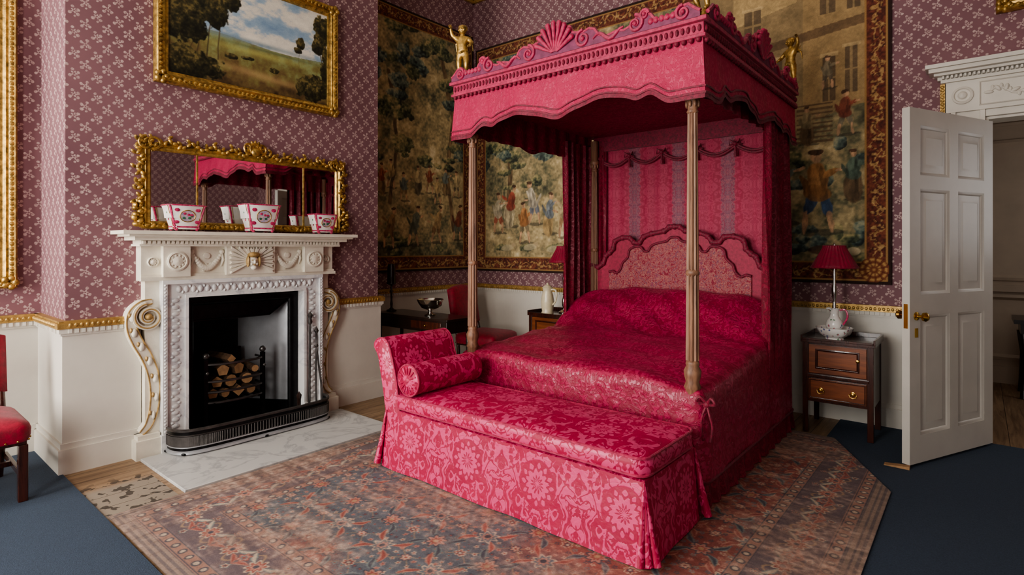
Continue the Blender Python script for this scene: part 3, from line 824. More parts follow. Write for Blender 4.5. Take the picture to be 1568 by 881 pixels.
def scroll(S):
    sp=spiral(VY,VZ,VR,0.022,math.radians(100),1.75,44)
    b.ribbon([(S(p[0]),p[1]) for p in sp],[0.013]*44,'yz',XC,-4.405,0)
    body=smooth_path([(1.40,1.075),(1.34,1.06),(1.285,1.0),(1.28,0.90),(1.315,0.80),(1.365,0.70),(1.405,0.58),(1.42,0.45),(1.41,0.32),(1.38,0.22),(1.335,0.17)],6)
    ws=[0.014+0.020*math.sin(PI*i/(len(body)-1))**0.7 if 0<i<len(body)-1 else 0.014 for i in range(len(body))]
    b.ribbon([(S(p.x),p.y) for p in body],ws,'yz',XC,-4.43,0)
    for off in (-1,1):
        pts=[]
        for i,p in enumerate(body):
            q0=body[max(i-1,0)];q1=body[min(i+1,len(body)-1)]; t=(q1-q0).normalized()
            pts.append((-4.428,S(p.x-t.y*off*ws[i]*0.95),p.y+t.x*off*ws[i]*0.95))
        b.tube(pts,0.005,6,1)
    disc=[(S(VY+VR*0.95*math.cos(a*PI/12)),VZ+VR*0.95*math.sin(a*PI/12)) for a in range(24)]
    b.prism(disc,'yz',XC,-4.445,0)
    b.tube([(-4.403,S(p[0]),p[1]) for p in sp],0.005,6,1)
    b.sphere((-4.42,S(VY),VZ),(0.028,0.026,0.026),1)
    for k in range(7):
        p=body[int(14+k*6)] if 14+k*6<len(body) else body[-1]
        b.sphere((-4.425,S(p.x+0.004),p.y),(0.016,0.020-0.0015*k,0.03),0,8,5)
        b.sphere((-4.425,S(p.x-0.016),p.y+0.02),(0.012,0.009,0.018),1,6,4)
sym(scroll)
b.obj('console_scrolls',[CREAM,GOLDP],g)
b=MB()
b.box(XC,-4.42,1.33,2.81,1.22,1.46,1); b.box(-4.42,-4.385,1.32,2.82,1.22,1.245,1); b.box(-4.42,-4.40,1.325,2.815,1.245,1.262,1)
for y0,y1 in ((1.45,1.625),(2.515,2.69)): b.box(-4.42,-4.365,y0,y1,1.245,1.46,1)
b.box(-4.42,-4.375,1.88,2.26,1.245,1.46,1)
def patera(y,z,r,x):
    b.lathe((x,y,z),[(r,0),(r,0.012),(r*.85,0.016),(r*.75,0.006),(r*.55,0.006),(r*.5,0.014),(r*.3,0.018),(0.001,0.022)],24,1,'x')
    for k in range(10): a=k*2*PI/10; b.sphere((x+0.01,y+r*.6*math.cos(a),z+r*.6*math.sin(a)),(0.006,r*.14,r*.14),1,6,4)
patera(1.538,1.355,0.068,-4.366); patera(2.602,1.355,0.068,-4.366); patera(1.40,1.35,0.035,-4.42); patera(2.74,1.35,0.035,-4.42)
for k in range(21):
    a=math.radians(-25+k*(230/20)); c,s=math.cos(a),math.sin(a)
    y0=2.07;z0=1.345
    L=min(0.17/max(abs(c),1e-3),(0.105 if s>0 else 0.09)/max(abs(s),1e-3))
    p=[(y0+c*0.03-s*0.004,z0+s*0.03+c*0.004),(y0+c*L-s*0.012,z0+s*L+c*0.012),(y0+c*(L-0.012),z0+s*(L-0.012)),(y0+c*L+s*0.012,z0+s*L-c*0.012),(y0+c*0.03+s*0.004,z0+s*0.03-c*0.004)]
    b.prism(p,'yz',-4.376,-4.354-0.006*(k%2),1)
b.sphere((-4.355,2.07,1.345),(0.035,0.042,0.055),1,14,10)
b.sphere((-4.335,2.07,1.395),(0.03,0.05,0.022),2,10,6)
b.sphere((-4.318,2.07,1.34),(0.01,0.007,0.014),1,8,5)
for s in (-1,1):
    b.sphere((-4.325,2.07+s*0.016,1.354),(0.006,0.008,0.005),2,8,5); b.sphere((-4.34,2.07+s*0.044,1.345),(0.02,0.012,0.045),2,8,6)
    b.sphere((-4.33,2.07+s*0.02,1.325),(0.012,0.012,0.012),1,8,5)
b.sphere((-4.322,2.07,1.318),(0.006,0.013,0.004),2,8,5); b.sphere((-4.335,2.07,1.295),(0.02,0.025,0.018),1,8,6)
for y0,y1 in ((1.65,1.86),(2.28,2.49)):
    for k in range(19):
        t=k/18; y=y0+(y1-y0)*t; z=1.41-0.11*math.sin(PI*t); r=0.012+0.013*math.sin(PI*t)
        b.sphere((-4.41,y,z),(r*.8,r,r),1,8,5)
        b.sphere((-4.415,y+0.006,z+r*0.9*math.cos(k*2.3)),(r*.5,r*.6,r*.6),1,6,4)
    for y in (y0,y1):
        b.sphere((-4.41,y,1.42),(0.014,0.018,0.018),1); b.tube([(-4.414,y,1.41),(-4.41,y+0.008,1.36),(-4.414,y-0.004,1.31)],[0.01,0.012,0.004],6,1)
    b.lathe((-4.42,(y0+y1)/2,1.39),[(0.025,0),(0.022,0.012),(0.001,0.016)],12,1,'x')
b.box(XC,-4.345,1.30,2.84,1.46,1.475,1)
b.box(XC,-4.345,1.31,2.83,1.475,1.50,1)
for k in range(52): y=1.315+k*0.0292; b.box(-4.345,-4.325,y,y+0.017,1.477,1.498,1)
b.box(XC,-4.30,1.26,2.88,1.50,1.525,1); b.box(XC,-4.27,1.22,2.92,1.525,1.54,1); b.box(XC,-4.245,1.18,2.955,1.54,1.565,1)
b.obj('frieze_and_shelf',[MARBLE,CREAM,GOLDP],g)
b=MB(); b.box(-4.365,-3.60,1.31,2.86,0.0,0.02); b.box(-4.515,-4.365,1.63,2.51,0.0,0.02); b.obj('hearth_slab',HEARTH,bevel=0.003)
# register grate
g=group('fireplace_grate',(-4.6,YM,0))
b=MB()
y0,y1=1.625,2.515
b.frame('x',-4.50,y0,y1,0.021,1.087,[(0,0.0),(0,0.02),(0.012,0.026),(0.05,0.02),(0.07,0.0),(0.07,-0.02)])
def q4(a,c,d,e,mi): b.add([a,c,d,e],[(0,1,2,3)],mi)
f0,f1,fz=1.695,2.445,1.015; k0,k1,kz=1.86,2.20,0.90; xf,xb=-4.52,-4.90
q4((xf,f0,0.021),(xb,k0,0.021),(xb,k0,kz),(xf,f0,fz),1)
q4((xf,f1,0.16),(xb,k1,0.16),(xb,k1,kz),(xf,f1,fz),2)
q4((xf,f1,0.021),(xb,k1,0.021),(xb,k1,0.16),(xf,f1,0.16),1)
q4((xf,f0,fz),(xf,f1,fz),(xb,k1,kz),(xb,k0,kz),1)
q4((xb,k0,0.021),(xb,k1,0.021),(xb,k1,kz),(xb,k0,kz),3)
q4((xf,f0,0.022),(xf,f1,0.022),(xb,k1,0.022),(xb,k0,0.022),3)
b.prism([(f0,0.90),(f1-0.16,0.90),(f1,1.015),(f0,1.015)],'yz',xf-0.02,xf,0)
b.tube([(xf+0.005,f0,0.90),(xf+0.005,f1-0.16,0.90),(xf+0.005,f1,1.01)],0.008,6,1)
b.box(XW+0.05,-4.94,FY0+.01,FY1-.01,0.021,1.09,3)
b.obj('register_surround',[IRON,IRON,STEEL,SOOT],g)
b=MB()
for z in (0.27,0.35,0.43,0.56):
    pts=[(-4.62,1.78,z),(-4.50,1.78,z),(-4.455,1.86,z),(-4.44,2.0,z),(-4.455,2.14,z),(-4.50,2.22,z),(-4.62,2.22,z)]
    b.tube(pts,0.010,6,1)
for y in (1.78,2.22):
    b.box(-4.515,-4.485,y-0.015,y+0.015,0.021,0.60); b.sphere((-4.50,y,0.625),0.026,1); b.sphere((-4.47,y,0.5),0.014,1); b.box(-4.66,-4.50,y-0.01,y+0.01,0.24,0.27)
for k in range(7): yy=1.83+k*0.057; b.box(-4.80,-4.46,yy-0.006,yy+0.006,0.255,0.27)
b.box(-4.82,-4.80,1.86,2.18,0.021,0.62)
b.tube(smooth_path([(-4.42,1.86,0.09),(-4.42,1.93,0.045),(-4.42,2.0,0.045),(-4.42,2.05,0.07)],4),0.010,6,1)
BARS=pbr('burnished_iron_bars',(96,92,90),0.35,0.8,var=0.2)
b.obj('fire_basket',[IRON,BARS],g)
b=MB()
rr=random.Random(3)
for (y,z,r,t) in ((1.86,0.315,0.042,0.1),(1.95,0.31,0.036,-0.2),(2.04,0.315,0.044,0.15),(2.14,0.31,0.036,-0.1),(1.89,0.40,0.045,0.2),(2.00,0.395,0.048,-0.1),(2.11,0.40,0.042,0.25),(1.93,0.49,0.048,0.1),(2.06,0.485,0.050,-0.25),(2.16,0.475,0.028,0.1),(1.98,0.575,0.036,-0.2)):
    b.tube([(-4.52+rr.uniform(-.07,.03),y,z),(-4.65,y+t*0.10,z+0.004),(-4.78,y+t*0.3,z+0.01)],r,rr.choice([4,5,6,9]),0,cap=1)
b.obj('firewood_logs',[BARK,LOGEND],g)
# fender
g=group('fender',(-4.25,YM,0.02))
b=MB()
fp=smooth_path([(-4.355,1.47),(-4.27,1.475),(-4.19,1.52),(-4.155,1.60),(-4.14,1.75),(-4.14,2.07),(-4.14,2.39),(-4.155,2.54),(-4.19,2.62),(-4.27,2.665),(-4.355,2.67)],5)
def rail(z,r,mi=0): b.tube([(p.x,p.y,z) for p in fp],r,6,mi)
rail(0.037,0.014,1); rail(0.19,0.012,2); rail(0.155,0.005,2); rail(0.075,0.007,1)
b.add([(p.x,p.y,z) for z in (0.03,0.19) for p in fp],[(i,i+1,len(fp)+i+1,len(fp)+i) for i in range(len(fp)-1)],0,True)
for i in range(0,len(fp)-1):
    for h in (0,0.33,0.66):
        p=fp[i].lerp(fp[i+1],h); t=(fp[i+1]-fp[i]).normalized()
        b.tube([(p.x+t.y*0.004,p.y-t.x*0.004,0.08),(p.x+t.y*0.004,p.y-t.x*0.004,0.15)],0.005,5,2)
for i in (0,10,25,40,len(fp)-1): p=fp[min(i,len(fp)-1)]; b.sphere((p.x,p.y,0.033),(0.02,0.02,0.012))
b.obj('pierced_rail',[IRON,STEEL,BARS],g)
# fire irons
g=group('poker',(-4.36,2.46,0.02))
b=MB(); b.tube([(-4.27,2.50,0.03),(-4.35,2.555,0.80)],0.009,6); b.lathe((-4.35,2.555,0.80),[(0.010,0),(0.020,0.02),(0.012,0.05),(0.024,0.08),(0.001,0.11)],10); b.obj('shaft_and_knob',BARS,g)
g=group('fire_tongs',(-4.36,2.62,0.02))
b=MB()
for s in (-1,1): b.tube(smooth_path([(-4.26,2.59+s*0.022,0.035),(-4.29,2.60+s*0.026,0.25),(-4.33,2.61+s*0.014,0.45),(-4.352,2.615,0.60)],4),0.008,6)
b.lathe((-4.352,2.615,0.60),[(0.012,0),(0.018,0.015),(0.010,0.03),(0.010,0.12),(0.020,0.14),(0.001,0.18)],10); b.obj('tong_arms',BARS,g)
g=group('hearth_brush',(-4.3,2.42,0.02))
b=MB(); b.lathe((-4.29,2.42,0.022),[(0.045,0),(0.048,0.05),(0.03,0.11),(0.014,0.13),(0.014,0.18),(0.02,0.22),(0.001,0.25)],14,ripple=0.08,rn=7); b.obj('bristles_and_handle',DARKW,g)

# overmantel mirror
g=group('overmantel_mirror',(XC,2.15,1.57))
m,nt,bs=newmat('mirror_glass'); bs.inputs['Metallic'].default_value=1; bs.inputs['Roughness'].default_value=0.02
nt.links.new(ramp(nt,noise(nt,texco(nt),2,3),[(0.3,(0.70,0.72,0.71,1)),(0.7,(0.80,0.81,0.80,1))]),bs.inputs['Base Color'])
MY0,MY1,MZ0,MZ1=1.33,2.97,1.585,2.215
b=MB(); b.box(XC+0.003,XC+0.02,MY0+0.06,MY1-0.06,MZ0+0.02,MZ1-0.06); b.obj('glass',m,g)
b=MB()
b.frame('x',XC+0.003,MY0+0.03,MY1-0.03,MZ0,MZ1-0.02,[(0,0),(0,0.03),(0.015,0.045),(0.03,0.03),(0.045,0.035),(0.055,0.02)])
b.box(XC+0.02,XC+0.028,1.715,1.725,MZ0,MZ1-0.05); b.box(XC+0.02,XC+0.028,2.575,2.585,MZ0,MZ1-0.05)
rr=random.Random(5)
def leafrun(p0,p1,n,out):
    for k in range(n+1):
        t=k/n; y=p0[0]+(p1[0]-p0[0])*t; z=p0[1]+(p1[1]-p0[1])*t
        w=0.018*math.sin(k*1.3)
        R=Matrix.Rotation(rr.uniform(-1,1),3,'X')
        b.sphere((XC+0.04,y+out[0]*w,z+out[1]*w),(0.016,0.024,0.015),0,7,5,R)
        if k%2==0: b.sphere((XC+0.035,y+out[0]*(0.03+w),z+out[1]*(0.03+w)),(0.012,0.013,0.022),0,7,5,R)
leafrun((MY0+0.02,MZ1-0.02),(MY1-0.02,MZ1-0.02),52,(0,1)); leafrun((MY0+0.02,MZ0+0.04),(MY0+0.02,MZ1),24,(-1,0)); leafrun((MY1-0.02,MZ0+0.04),(MY1-0.02,MZ1),24,(1,0)); leafrun((MY0+0.02,MZ0+0.02),(MY1-0.02,MZ0+0.02),44,(0,0.2))
for cy,cz,s in ((MY0+0.05,MZ1-0.03,1),(MY1-0.05,MZ1-0.03,-1),(2.15,MZ1+0.02,1),(2.15,MZ1+0.02,-1)):
    for q in range(2):
        sp=spiral(cy+s*0.045*q,cz+0.01*q,0.05,0.012,PI*(0.5+q),1.3*s,18)
        b.tube([(XC+0.045,p[0],p[1]) for p in sp],[0.012-0.0004*i for i in range(18)],6)
for k in range(9):
    a=math.radians(k*22.5); L=0.085
    R=Matrix.Rotation(a-PI/2,3,'X')
    b.sphere((XC+0.04,2.15+math.cos(a)*L*.6,MZ1+0.0+math.sin(a)*L*.75),(0.012,0.014,0.035),0,8,6,R)
b.sphere((XC+0.05,2.15,MZ1),(0.025,0.04,0.035))
for k in range(8):
    b.sphere((XC+0.05,MY0-0.01+0.02*math.sin(k*2),MZ0+0.03+k*0.022),(0.025,0.03-0.002*k,0.02),0,8,5,Matrix.Rotation(k,3,'X'))
    b.sphere((XC+0.05,MY1+0.01-0.02*math.sin(k*2),MZ0+0.03+k*0.022),(0.025,0.03-0.002*k,0.02),0,8,5,Matrix.Rotation(k,3,'X'))
b.obj('carved_gilt_frame',GOLD,g)

def cachepot(y,w,h,x=-4.345,z=1.568):
    g=group('porcelain_flower_tub',(x,y,z)); b=MB()
    hw=w/2*1.0
    prof=[(0.0,0.66),(0.04,0.70),(0.10,0.66),(0.18,0.70),(0.6,0.86),(0.92,0.98),(1.0,1.02)]
    rings=[]
    dx=0.42
    for t,k in prof:
        a,c=hw*k,hw*k*dx*1.35
        ch=0.10
        pts=[(-c,-a+a*ch*2),(-c+c*ch*2,-a),(c-c*ch*2,-a),(c,-a+a*ch*2),(c,a-a*ch*2),(c-c*ch*2,a),(-c+c*ch*2,a),(-c,a-a*ch*2)]
        rings.append([(x+p[0],y+p[1],z+0.012+t*(h-0.012)) for p in pts])
    inner=[[(x+(p[0]-x)*.9,y+(p[1]-y)*.94,p[2]) for p in rings[-1]],[(x+(p[0]-x)*.85,y+(p[1]-y)*.9,z+h*0.5) for p in rings[-2]]]
    allr=rings+inner; vs=[p for r in allr for p in r]
    fs=[(k*8+i,k*8+(i+1)%8,(k+1)*8+(i+1)%8,(k+1)*8+i) for k in range(len(allr)-1) for i in range(8)]+[tuple(range(8)),tuple((len(allr)-1)*8+i for i in range(8))]
    b.add(vs,fs,0)
    for (i,j) in ((0,1),(2,3),(4,5),(6,7)):
        b.tube([tuple((r[i][q]+r[j][q])/2 for q in range(3)) for r in rings],0.008,6,1)
        b.tube([tuple(r[i][q] for q in range(3)) for r in rings],0.002,5,3)
    b.tube(rings[-1],0.005,6,1,closed=True); b.tube(rings[2],0.007,6,1,closed=True)
    for i in (0,3,4,7): b.sphere((rings[0][i][0],rings[0][i][1],z+0.011),0.011,1,8,5)
    def onf(t):
        k=np.interp(t,[p[0] for p in prof],[p[1] for p in prof]); return x+hw*k*dx*1.35
    zz=lambda t: z+0.012+t*(h-0.012)
    for sy in (-1,1):
        for (t0,t1) in ((0.20,0.40),(0.70,0.90)):
            yy=y+sy*0.54*hw
            b.sphere((onf((t0+t1)/2)+0.001,yy,zz((t0+t1)/2)),(0.003,0.15*hw,0.07*h),1,10,5)
    med=[]
    for i in range(20):
        a=2*PI*i/20; yy=y+0.40*hw*math.cos(a); t=0.55+0.24*math.sin(a); med.append((onf(t)+0.004,yy,zz(t)))
    b.add(med,[tuple(range(20))],2); b.tube(med,0.003,5,3,closed=True)
    for i in range(6):
        a=i*1.3; t=0.55+0.1*math.sin(a*2); yy=y+0.22*hw*math.cos(a); b.sphere((onf(t)+0.005,yy,zz(t)),(0.003,0.012,0.009),1 if i%2 else 4,6,4)
    yk=lambda t: y-hw*np.interp(t,[p[0] for p in prof],[p[1] for p in prof])
    for i in range(5):
        t=0.42+0.07*i; b.sphere((x+0.012*math.sin(i*2.1),yk(t)-0.001,zz(t)),(0.010,0.003,0.009),(1,4,2)[i%3],6,4)
    b.obj('tub_body',[PWHITE,PPINK,PBLUE,GOLD,PGREEN],g,sharp=30)
cachepot(1.575,0.25,0.18); cachepot(2.12,0.28,0.215); cachepot(2.67,0.22,0.165)

# ------------------------------------------------------------------ four poster bed
BX0,BX1,BY0,BY1=-3.03,-1.15,2.99,4.90
bed=group('four_poster_bed',(-2.1,3.95,0))
def rrect(x0,x1,y0,y1,rc,N=200):
    cs=[(x1-rc,y0+rc,-PI/2),(x1-rc,y1-rc,0),(x0+rc,y1-rc,PI/2),(x0+rc,y0+rc,PI)]
    pts=[]
    for k,(cx,cy,a0) in enumerate(cs):
        for i in range(7):
            a=a0+i/6*PI/2; pts.append((cx+rc*math.cos(a),cy+rc*math.sin(a)))
    P=[Vector(p) for p in pts]; n=len(P); seg=[(P[(i+1)%n]-P[i]).length for i in range(n)]; T=sum(seg)
    out=[]
    for k in range(N):
        d=T*k/N;i=0
        while d>seg[i]: d-=seg[i]; i+=1
        out.append(P[i].lerp(P[(i+1)%n],d/seg[i]))
    nr=[]
    for k in range(N):
        t=(out[(k+1)%N]-out[k-1]).normalized(); nr.append(Vector((t.y,-t.x)))
    return out,nr,T
def cover(b,x0,x1,y0,y1,rc,topf,zbot,er=0.05,flare=0.03,rip=0.01,freq=14,N=260,nr=26,nd=16,mi=0,seed=0,undz=None):
    P,NR,T=rrect(x0,x1,y0,y1,rc,N); c=Vector(((x0+x1)/2,(y0+y1)/2))
    rings=[]
    for j in range(nr):
        r=0.01+0.99*(j/(nr-1))**0.75; ring=[]
        for p in P:
            q=c+(p-c)*r; e=min(q.x-x0,x1-q.x,q.y-y0,y1-q.y); z=topf(q.x,q.y)
            if e<er: z-=er*(1-math.sqrt(max(0,1-(1-max(e,0)/er)**2)))
            ring.append((q.x,q.y,z))
        rings.append(ring)
    for j in range(1,nd+1):
        s=j/nd; ring=[]
        for k,(p,n) in enumerate(zip(P,NR)):
            zt=topf(p.x,p.y)-er; d=T*k/N
            w=math.sin(d*freq+1.3*math.sin(d*3.1+seed))+0.5*math.sin(d*freq*2.3+seed)
            o=flare*s+rip*w*s**0.7
            q=p+n*o; ring.append((q.x,q.y,zt+(zbot-zt)*s))
        rings.append(ring)
    vs=[p for r in rings for p in r]; m=len(rings)
    fs=[(j*N+k,j*N+(k+1)%N,(j+1)*N+(k+1)%N,(j+1)*N+k) for j in range(m-1) for k in range(N)]+[tuple(range(N))]
    b.add(vs,fs,mi,True)
    return rings
def sst(a,c,x): t=min(1,max(0,(x-a)/(c-a))); return t*t*(3-2*t)
def bedtop(x,y):
    z=0.70+0.07*sst(3.0,4.0,y)
    side=1-0.30*abs((x+2.1)/0.93)**4
    z+=0.31*sst(4.10,4.66,y)*side-0.05*sst(4.7,4.9,y)
    z+=0.010*math.sin(x*6+y*3)*math.sin(y*7+1.2)+0.006*math.sin(x*13-y*5)+0.005*math.sin(y*23+2*math.sin(x*4))
    z+=0.010*math.exp(-((y-4.35)/0.35)**2)*math.sin((x*1.0+y*2.2)*14+2*math.sin(x*3))
    z-=0.03*sst(0.6,0.93,abs(x+2.1))
    return z
b=MB(); cover(b,BX0,BX1,BY0+0.02,BY1,0.07,bedtop,0.16,er=0.07,flare=0.012,rip=0.006,freq=9,N=340,nr=50,seed=2)
b.obj('coverlet',BEDF,bed)
b=MB(); cover(b,BX0+0.03,BX1-0.03,BY0+0.05,BY1-0.02,0.05,lambda x,y:0.45,0.022,er=0.02,flare=0.045,rip=0.012,freq=42,N=420,nr=5,nd=8)
b.obj('bed_skirt',CURT,bed)
b=MB(); P,NR,T=rrect(BX0,BX1,BY0+0.02,BY1,0.07,260)
b.tube([(p.x+n.x*0.014,p.y+n.y*0.014,0.165) for p,n in zip(P,NR)],0.008,5,closed=True); b.obj('coverlet_braid',TRIM,bed)
PX0,PX1,PYF,PYB=-2.935,-1.235,3.06,4.80
def post(x,y,z0):
    b=MB()
    base=[(0.040,0.0),(0.040,0.06),(0.047,0.07),(0.036,0.10),(0.044,0.13),(0.048,0.16),(0.034,0.19),(0.038,0.20),(0.033,0.22)]
    b.lathe((x,y,z0-0.02),base,24,0)
    zb=z0+0.2; zt=2.22; n=14
    b.lathe((x,y,0),[(0.034-0.009*(k/(n-1)),zb+(zt-zb)*k/(n-1)) for k in range(n)],96,0,ripple=0.13,rn=10)
    for zc in (zb+0.35*(zt-zb),): b.lathe((x,y,0),[(0.028,zc-0.02),(0.036,zc-0.01),(0.038,zc),(0.036,zc+0.01),(0.028,zc+0.02)],24,0)
    b.lathe((x,y,0),[(0.026,2.20),(0.033,2.21),(0.026,2.22),(0.03,2.25),(0.042,2.28),(0.046,2.30),(0.036,2.31),(0.036,2.5)],24,0)
    for k in range(8): a=k*PI/4; b.sphere((x+0.034*math.cos(a),y+0.034*math.sin(a),2.255),(0.01,0.01,0.022),0,6,5)
    b.box(x-0.035,x+0.035,y-0.035,y+0.035,0.022,z0)
    b.obj('bedpost',POSTW,bed,sharp=80)
post(PX0,PYF,0.66); post(PX1,PYF,0.62); post(PX0,PYB,0.8); post(PX1,PYB,0.8)
CX0,CX1,CY0,CY1=-3.045,-1.145,2.98,4.93
def vb(t):
    s=abs(t-0.5)*2
    z=2.285
    z+=0.07*sst(0.80,0.66,s) if s>0.5 else 0.07
    z-=0.045*math.exp(-(s/0.12)**2)
    z+=0.03*math.exp(-((s-0.36)/0.13)**2)
    z-=0.02*math.exp(-((s-0.58)/0.05)**2)
    return z
def side_pt(side,t,off):
    if side==0: return (CX0-off,CY1+(CY0-CY1)*t)
    if side==1: return (CX0+(CX1-CX0)*t,CY0-off)
    return (CX1+off,CY0+(CY1-CY0)*t)
b=MB()
for sd in range(3):
    n=120
    def fn(u,v,sd=sd):
        z1=2.60; z0=vb(u); z=z0+(z1-z0)*v
        fl=0.0+0.018*(1-v)**1.5+0.005*(1-v)*math.sin(u*60+v*3)+0.004*(1-v)*math.sin(u*23)
        x,y=side_pt(sd,u,fl); 
        e=0.018*(1-v)**1.5
        if sd==1: x=CX0-e+(CX1-CX0+2*e)*u
        if sd==2: y=CY0-e+(CY1-CY0+e)*u
        if sd==0: y=CY1+(CY0-e-CY1)*u
        return (x,y,z)
    b.gridf(n,14,fn,0)
    for zz,r in ((0.035,0.006),(0.0,0.008)):
        pts=[fn(k/119,0) for k in range(120)]; b.tube([(p[0],p[1],p[2]+zz) for p in pts],r,5,1)
    def ff(u,v,sd=sd):
        p=fn(u,0); return (p[0],p[1],p[2]-0.03*(1-v))
    b.gridf(n,2,ff,1)
    for k in range(46):
        u=(k+0.5)/46; x,y=side_pt(sd,u,0.012); b.sphere((x,y,2.575),0.015,1,8,6)
b.obj('valance',[CANF,TRIM],bed,recalc=False)
b=MB()
b.box(CX0+0.03,CX1-0.03,CY0+0.03,CY1-0.03,2.54,2.58)
for x,y0_,y1_ in ((CX0+0.05,CY0+0.05,CY1-0.1),(CX1-0.05,CY0+0.05,CY1-0.1)):
    b.gridf(80,4,lambda u,v:(x+0.012*math.sin(u*70),y0_+(y1_-y0_)*u,2.30+0.24*v),0)
b.gridf(80,4,lambda u,v:(CX0+0.05+(CX1-CX0-0.1)*u,CY0+0.05+0.012*math.sin(u*70),2.38+0.16*v),0)
b.obj('tester',CURT,bed)
b=MB()
for (z0,z1,o) in ((2.585,2.605,0.02),(2.605,2.67,0.008),(2.67,2.695,0.03)):
    b.box(CX0-o,CX1+o,CY0-o,CY0+0.03,z0,z1); b.box(CX0-o,CX0+0.03,CY0+0.03,CY1,z0,z1); b.box(CX1-0.03,CX1+o,CY0+0.03,CY1,z0,z1)
for k in range(60):
    t=(k+0.5)/60
    b.sphere((CX0+(CX1-CX0)*t,CY0-0.01,2.637),(0.012,0.012,0.020),1,6,5)
    b.sphere((CX1+0.01,CY0+(CY1-CY0)*t,2.637),(0.012,0.012,0.020),1,6,5)
b.obj('cornice_board',[CARVE,TRIM],bed,bevel=0.004)
def crest(b,plane,c,half,pos,sg,tips=True):
    zb=2.69
    def P(s,z,d=0.0):
        return (c+s*half,pos+sg*d,zb+z) if plane=='xz' else (pos+sg*d,c+s*half,zb+z)
    d0,d1=0.03,-0.01
    S=[(0,0.19),(0.035,0.185),(0.06,0.20),(0.085,0.17),(0.12,0.165),(0.14,0.12),(0.18,0.11),(0.22,0.10),(0.27,0.115),(0.31,0.10),(0.34,0.055),(0.40,0.035),(0.47,0.05),(0.52,0.04),(0.57,0.055),(0.61,0.10),(0.66,0.115),(0.70,0.09),(0.73,0.05),(0.78,0.04),(0.84,0.055),(0.88,0.085),(0.93,0.09),(0.97,0.055),(1.0,0.035)]
    full=[(-s,z) for s,z in reversed(S)]+S[1:]
    for (a,za),(e,ze) in zip(full[:-1],full[1:]):
        vs=[P(a,0,d0),P(e,0,d0),P(e,ze*0.92,d0),P(a,za*0.92,d0),P(a,0,d1),P(e,0,d1),P(e,ze*0.92,d1),P(a,za*0.92,d1)]
        b.add(vs,[(0,1,2,3),(4,7,6,5),(3,2,6,7),(0,4,5,1)],1)
    path=[P(s,z*0.95,0.022) for s,z in full]
    b.tube(path,0.012,6,0)
    for sgn in (-1,1):
        for (s0,z0,r,dr,a0) in ((0.225,0.055,0.055,1,PI*0.5),(0.60,0.055,0.052,-1,PI*0.5),(0.66,0.095,0.028,1,0),(0.90,0.045,0.042,1,PI*0.5)):
            sp=spiral(0,0,r,0.010,a0,1.5*dr,22)
            b.tube([P(sgn*(s0+p[0]/half),z0+p[1],0.03) for p in sp],[0.013-0.0003*i for i in range(22)],6,0)
            b.sphere(P(sgn*s0,z0,0.035),0.014,0,8,5)
        pts=[P(sgn*(0.30+0.22*k/9),0.035+0.025*math.sin(k*0.9),0.03) for k in range(10)]; b.tube(pts,[0.006+0.009*math.sin(PI*k/9) for k in range(10)],6,0)
        for k in range(5): b.sphere(P(sgn*(0.70+0.035*k),0.045,0.03),(0.018,0.014,0.020),0,6,5)
    for k in range(9):
        a=math.radians(18+k*18); L=0.17 
        p0=P(0.0+0.02*math.cos(a)/half,0.02,0.035); p1=P(math.cos(a)*L*0.85/half,0.03+math.sin(a)*L,0.045)
        b.tube([p0,((p0[0]+p1[0])/2,(p0[1]+p1[1])/2,(p0[2]+p1[2])/2),p1],[0.006,0.012,0.017],6,0); b.sphere(p1,0.018,0,8,5)
b=MB(); crest(b,'xz',-2.10,0.95,CY0-0.0,-1); crest(b,'yz',3.95,0.96,CX1,1); crest(b,'yz',3.95,0.96,CX0,-1)
b.obj('carved_cresting',[CARVE,CARVE2],bed,sharp=60)
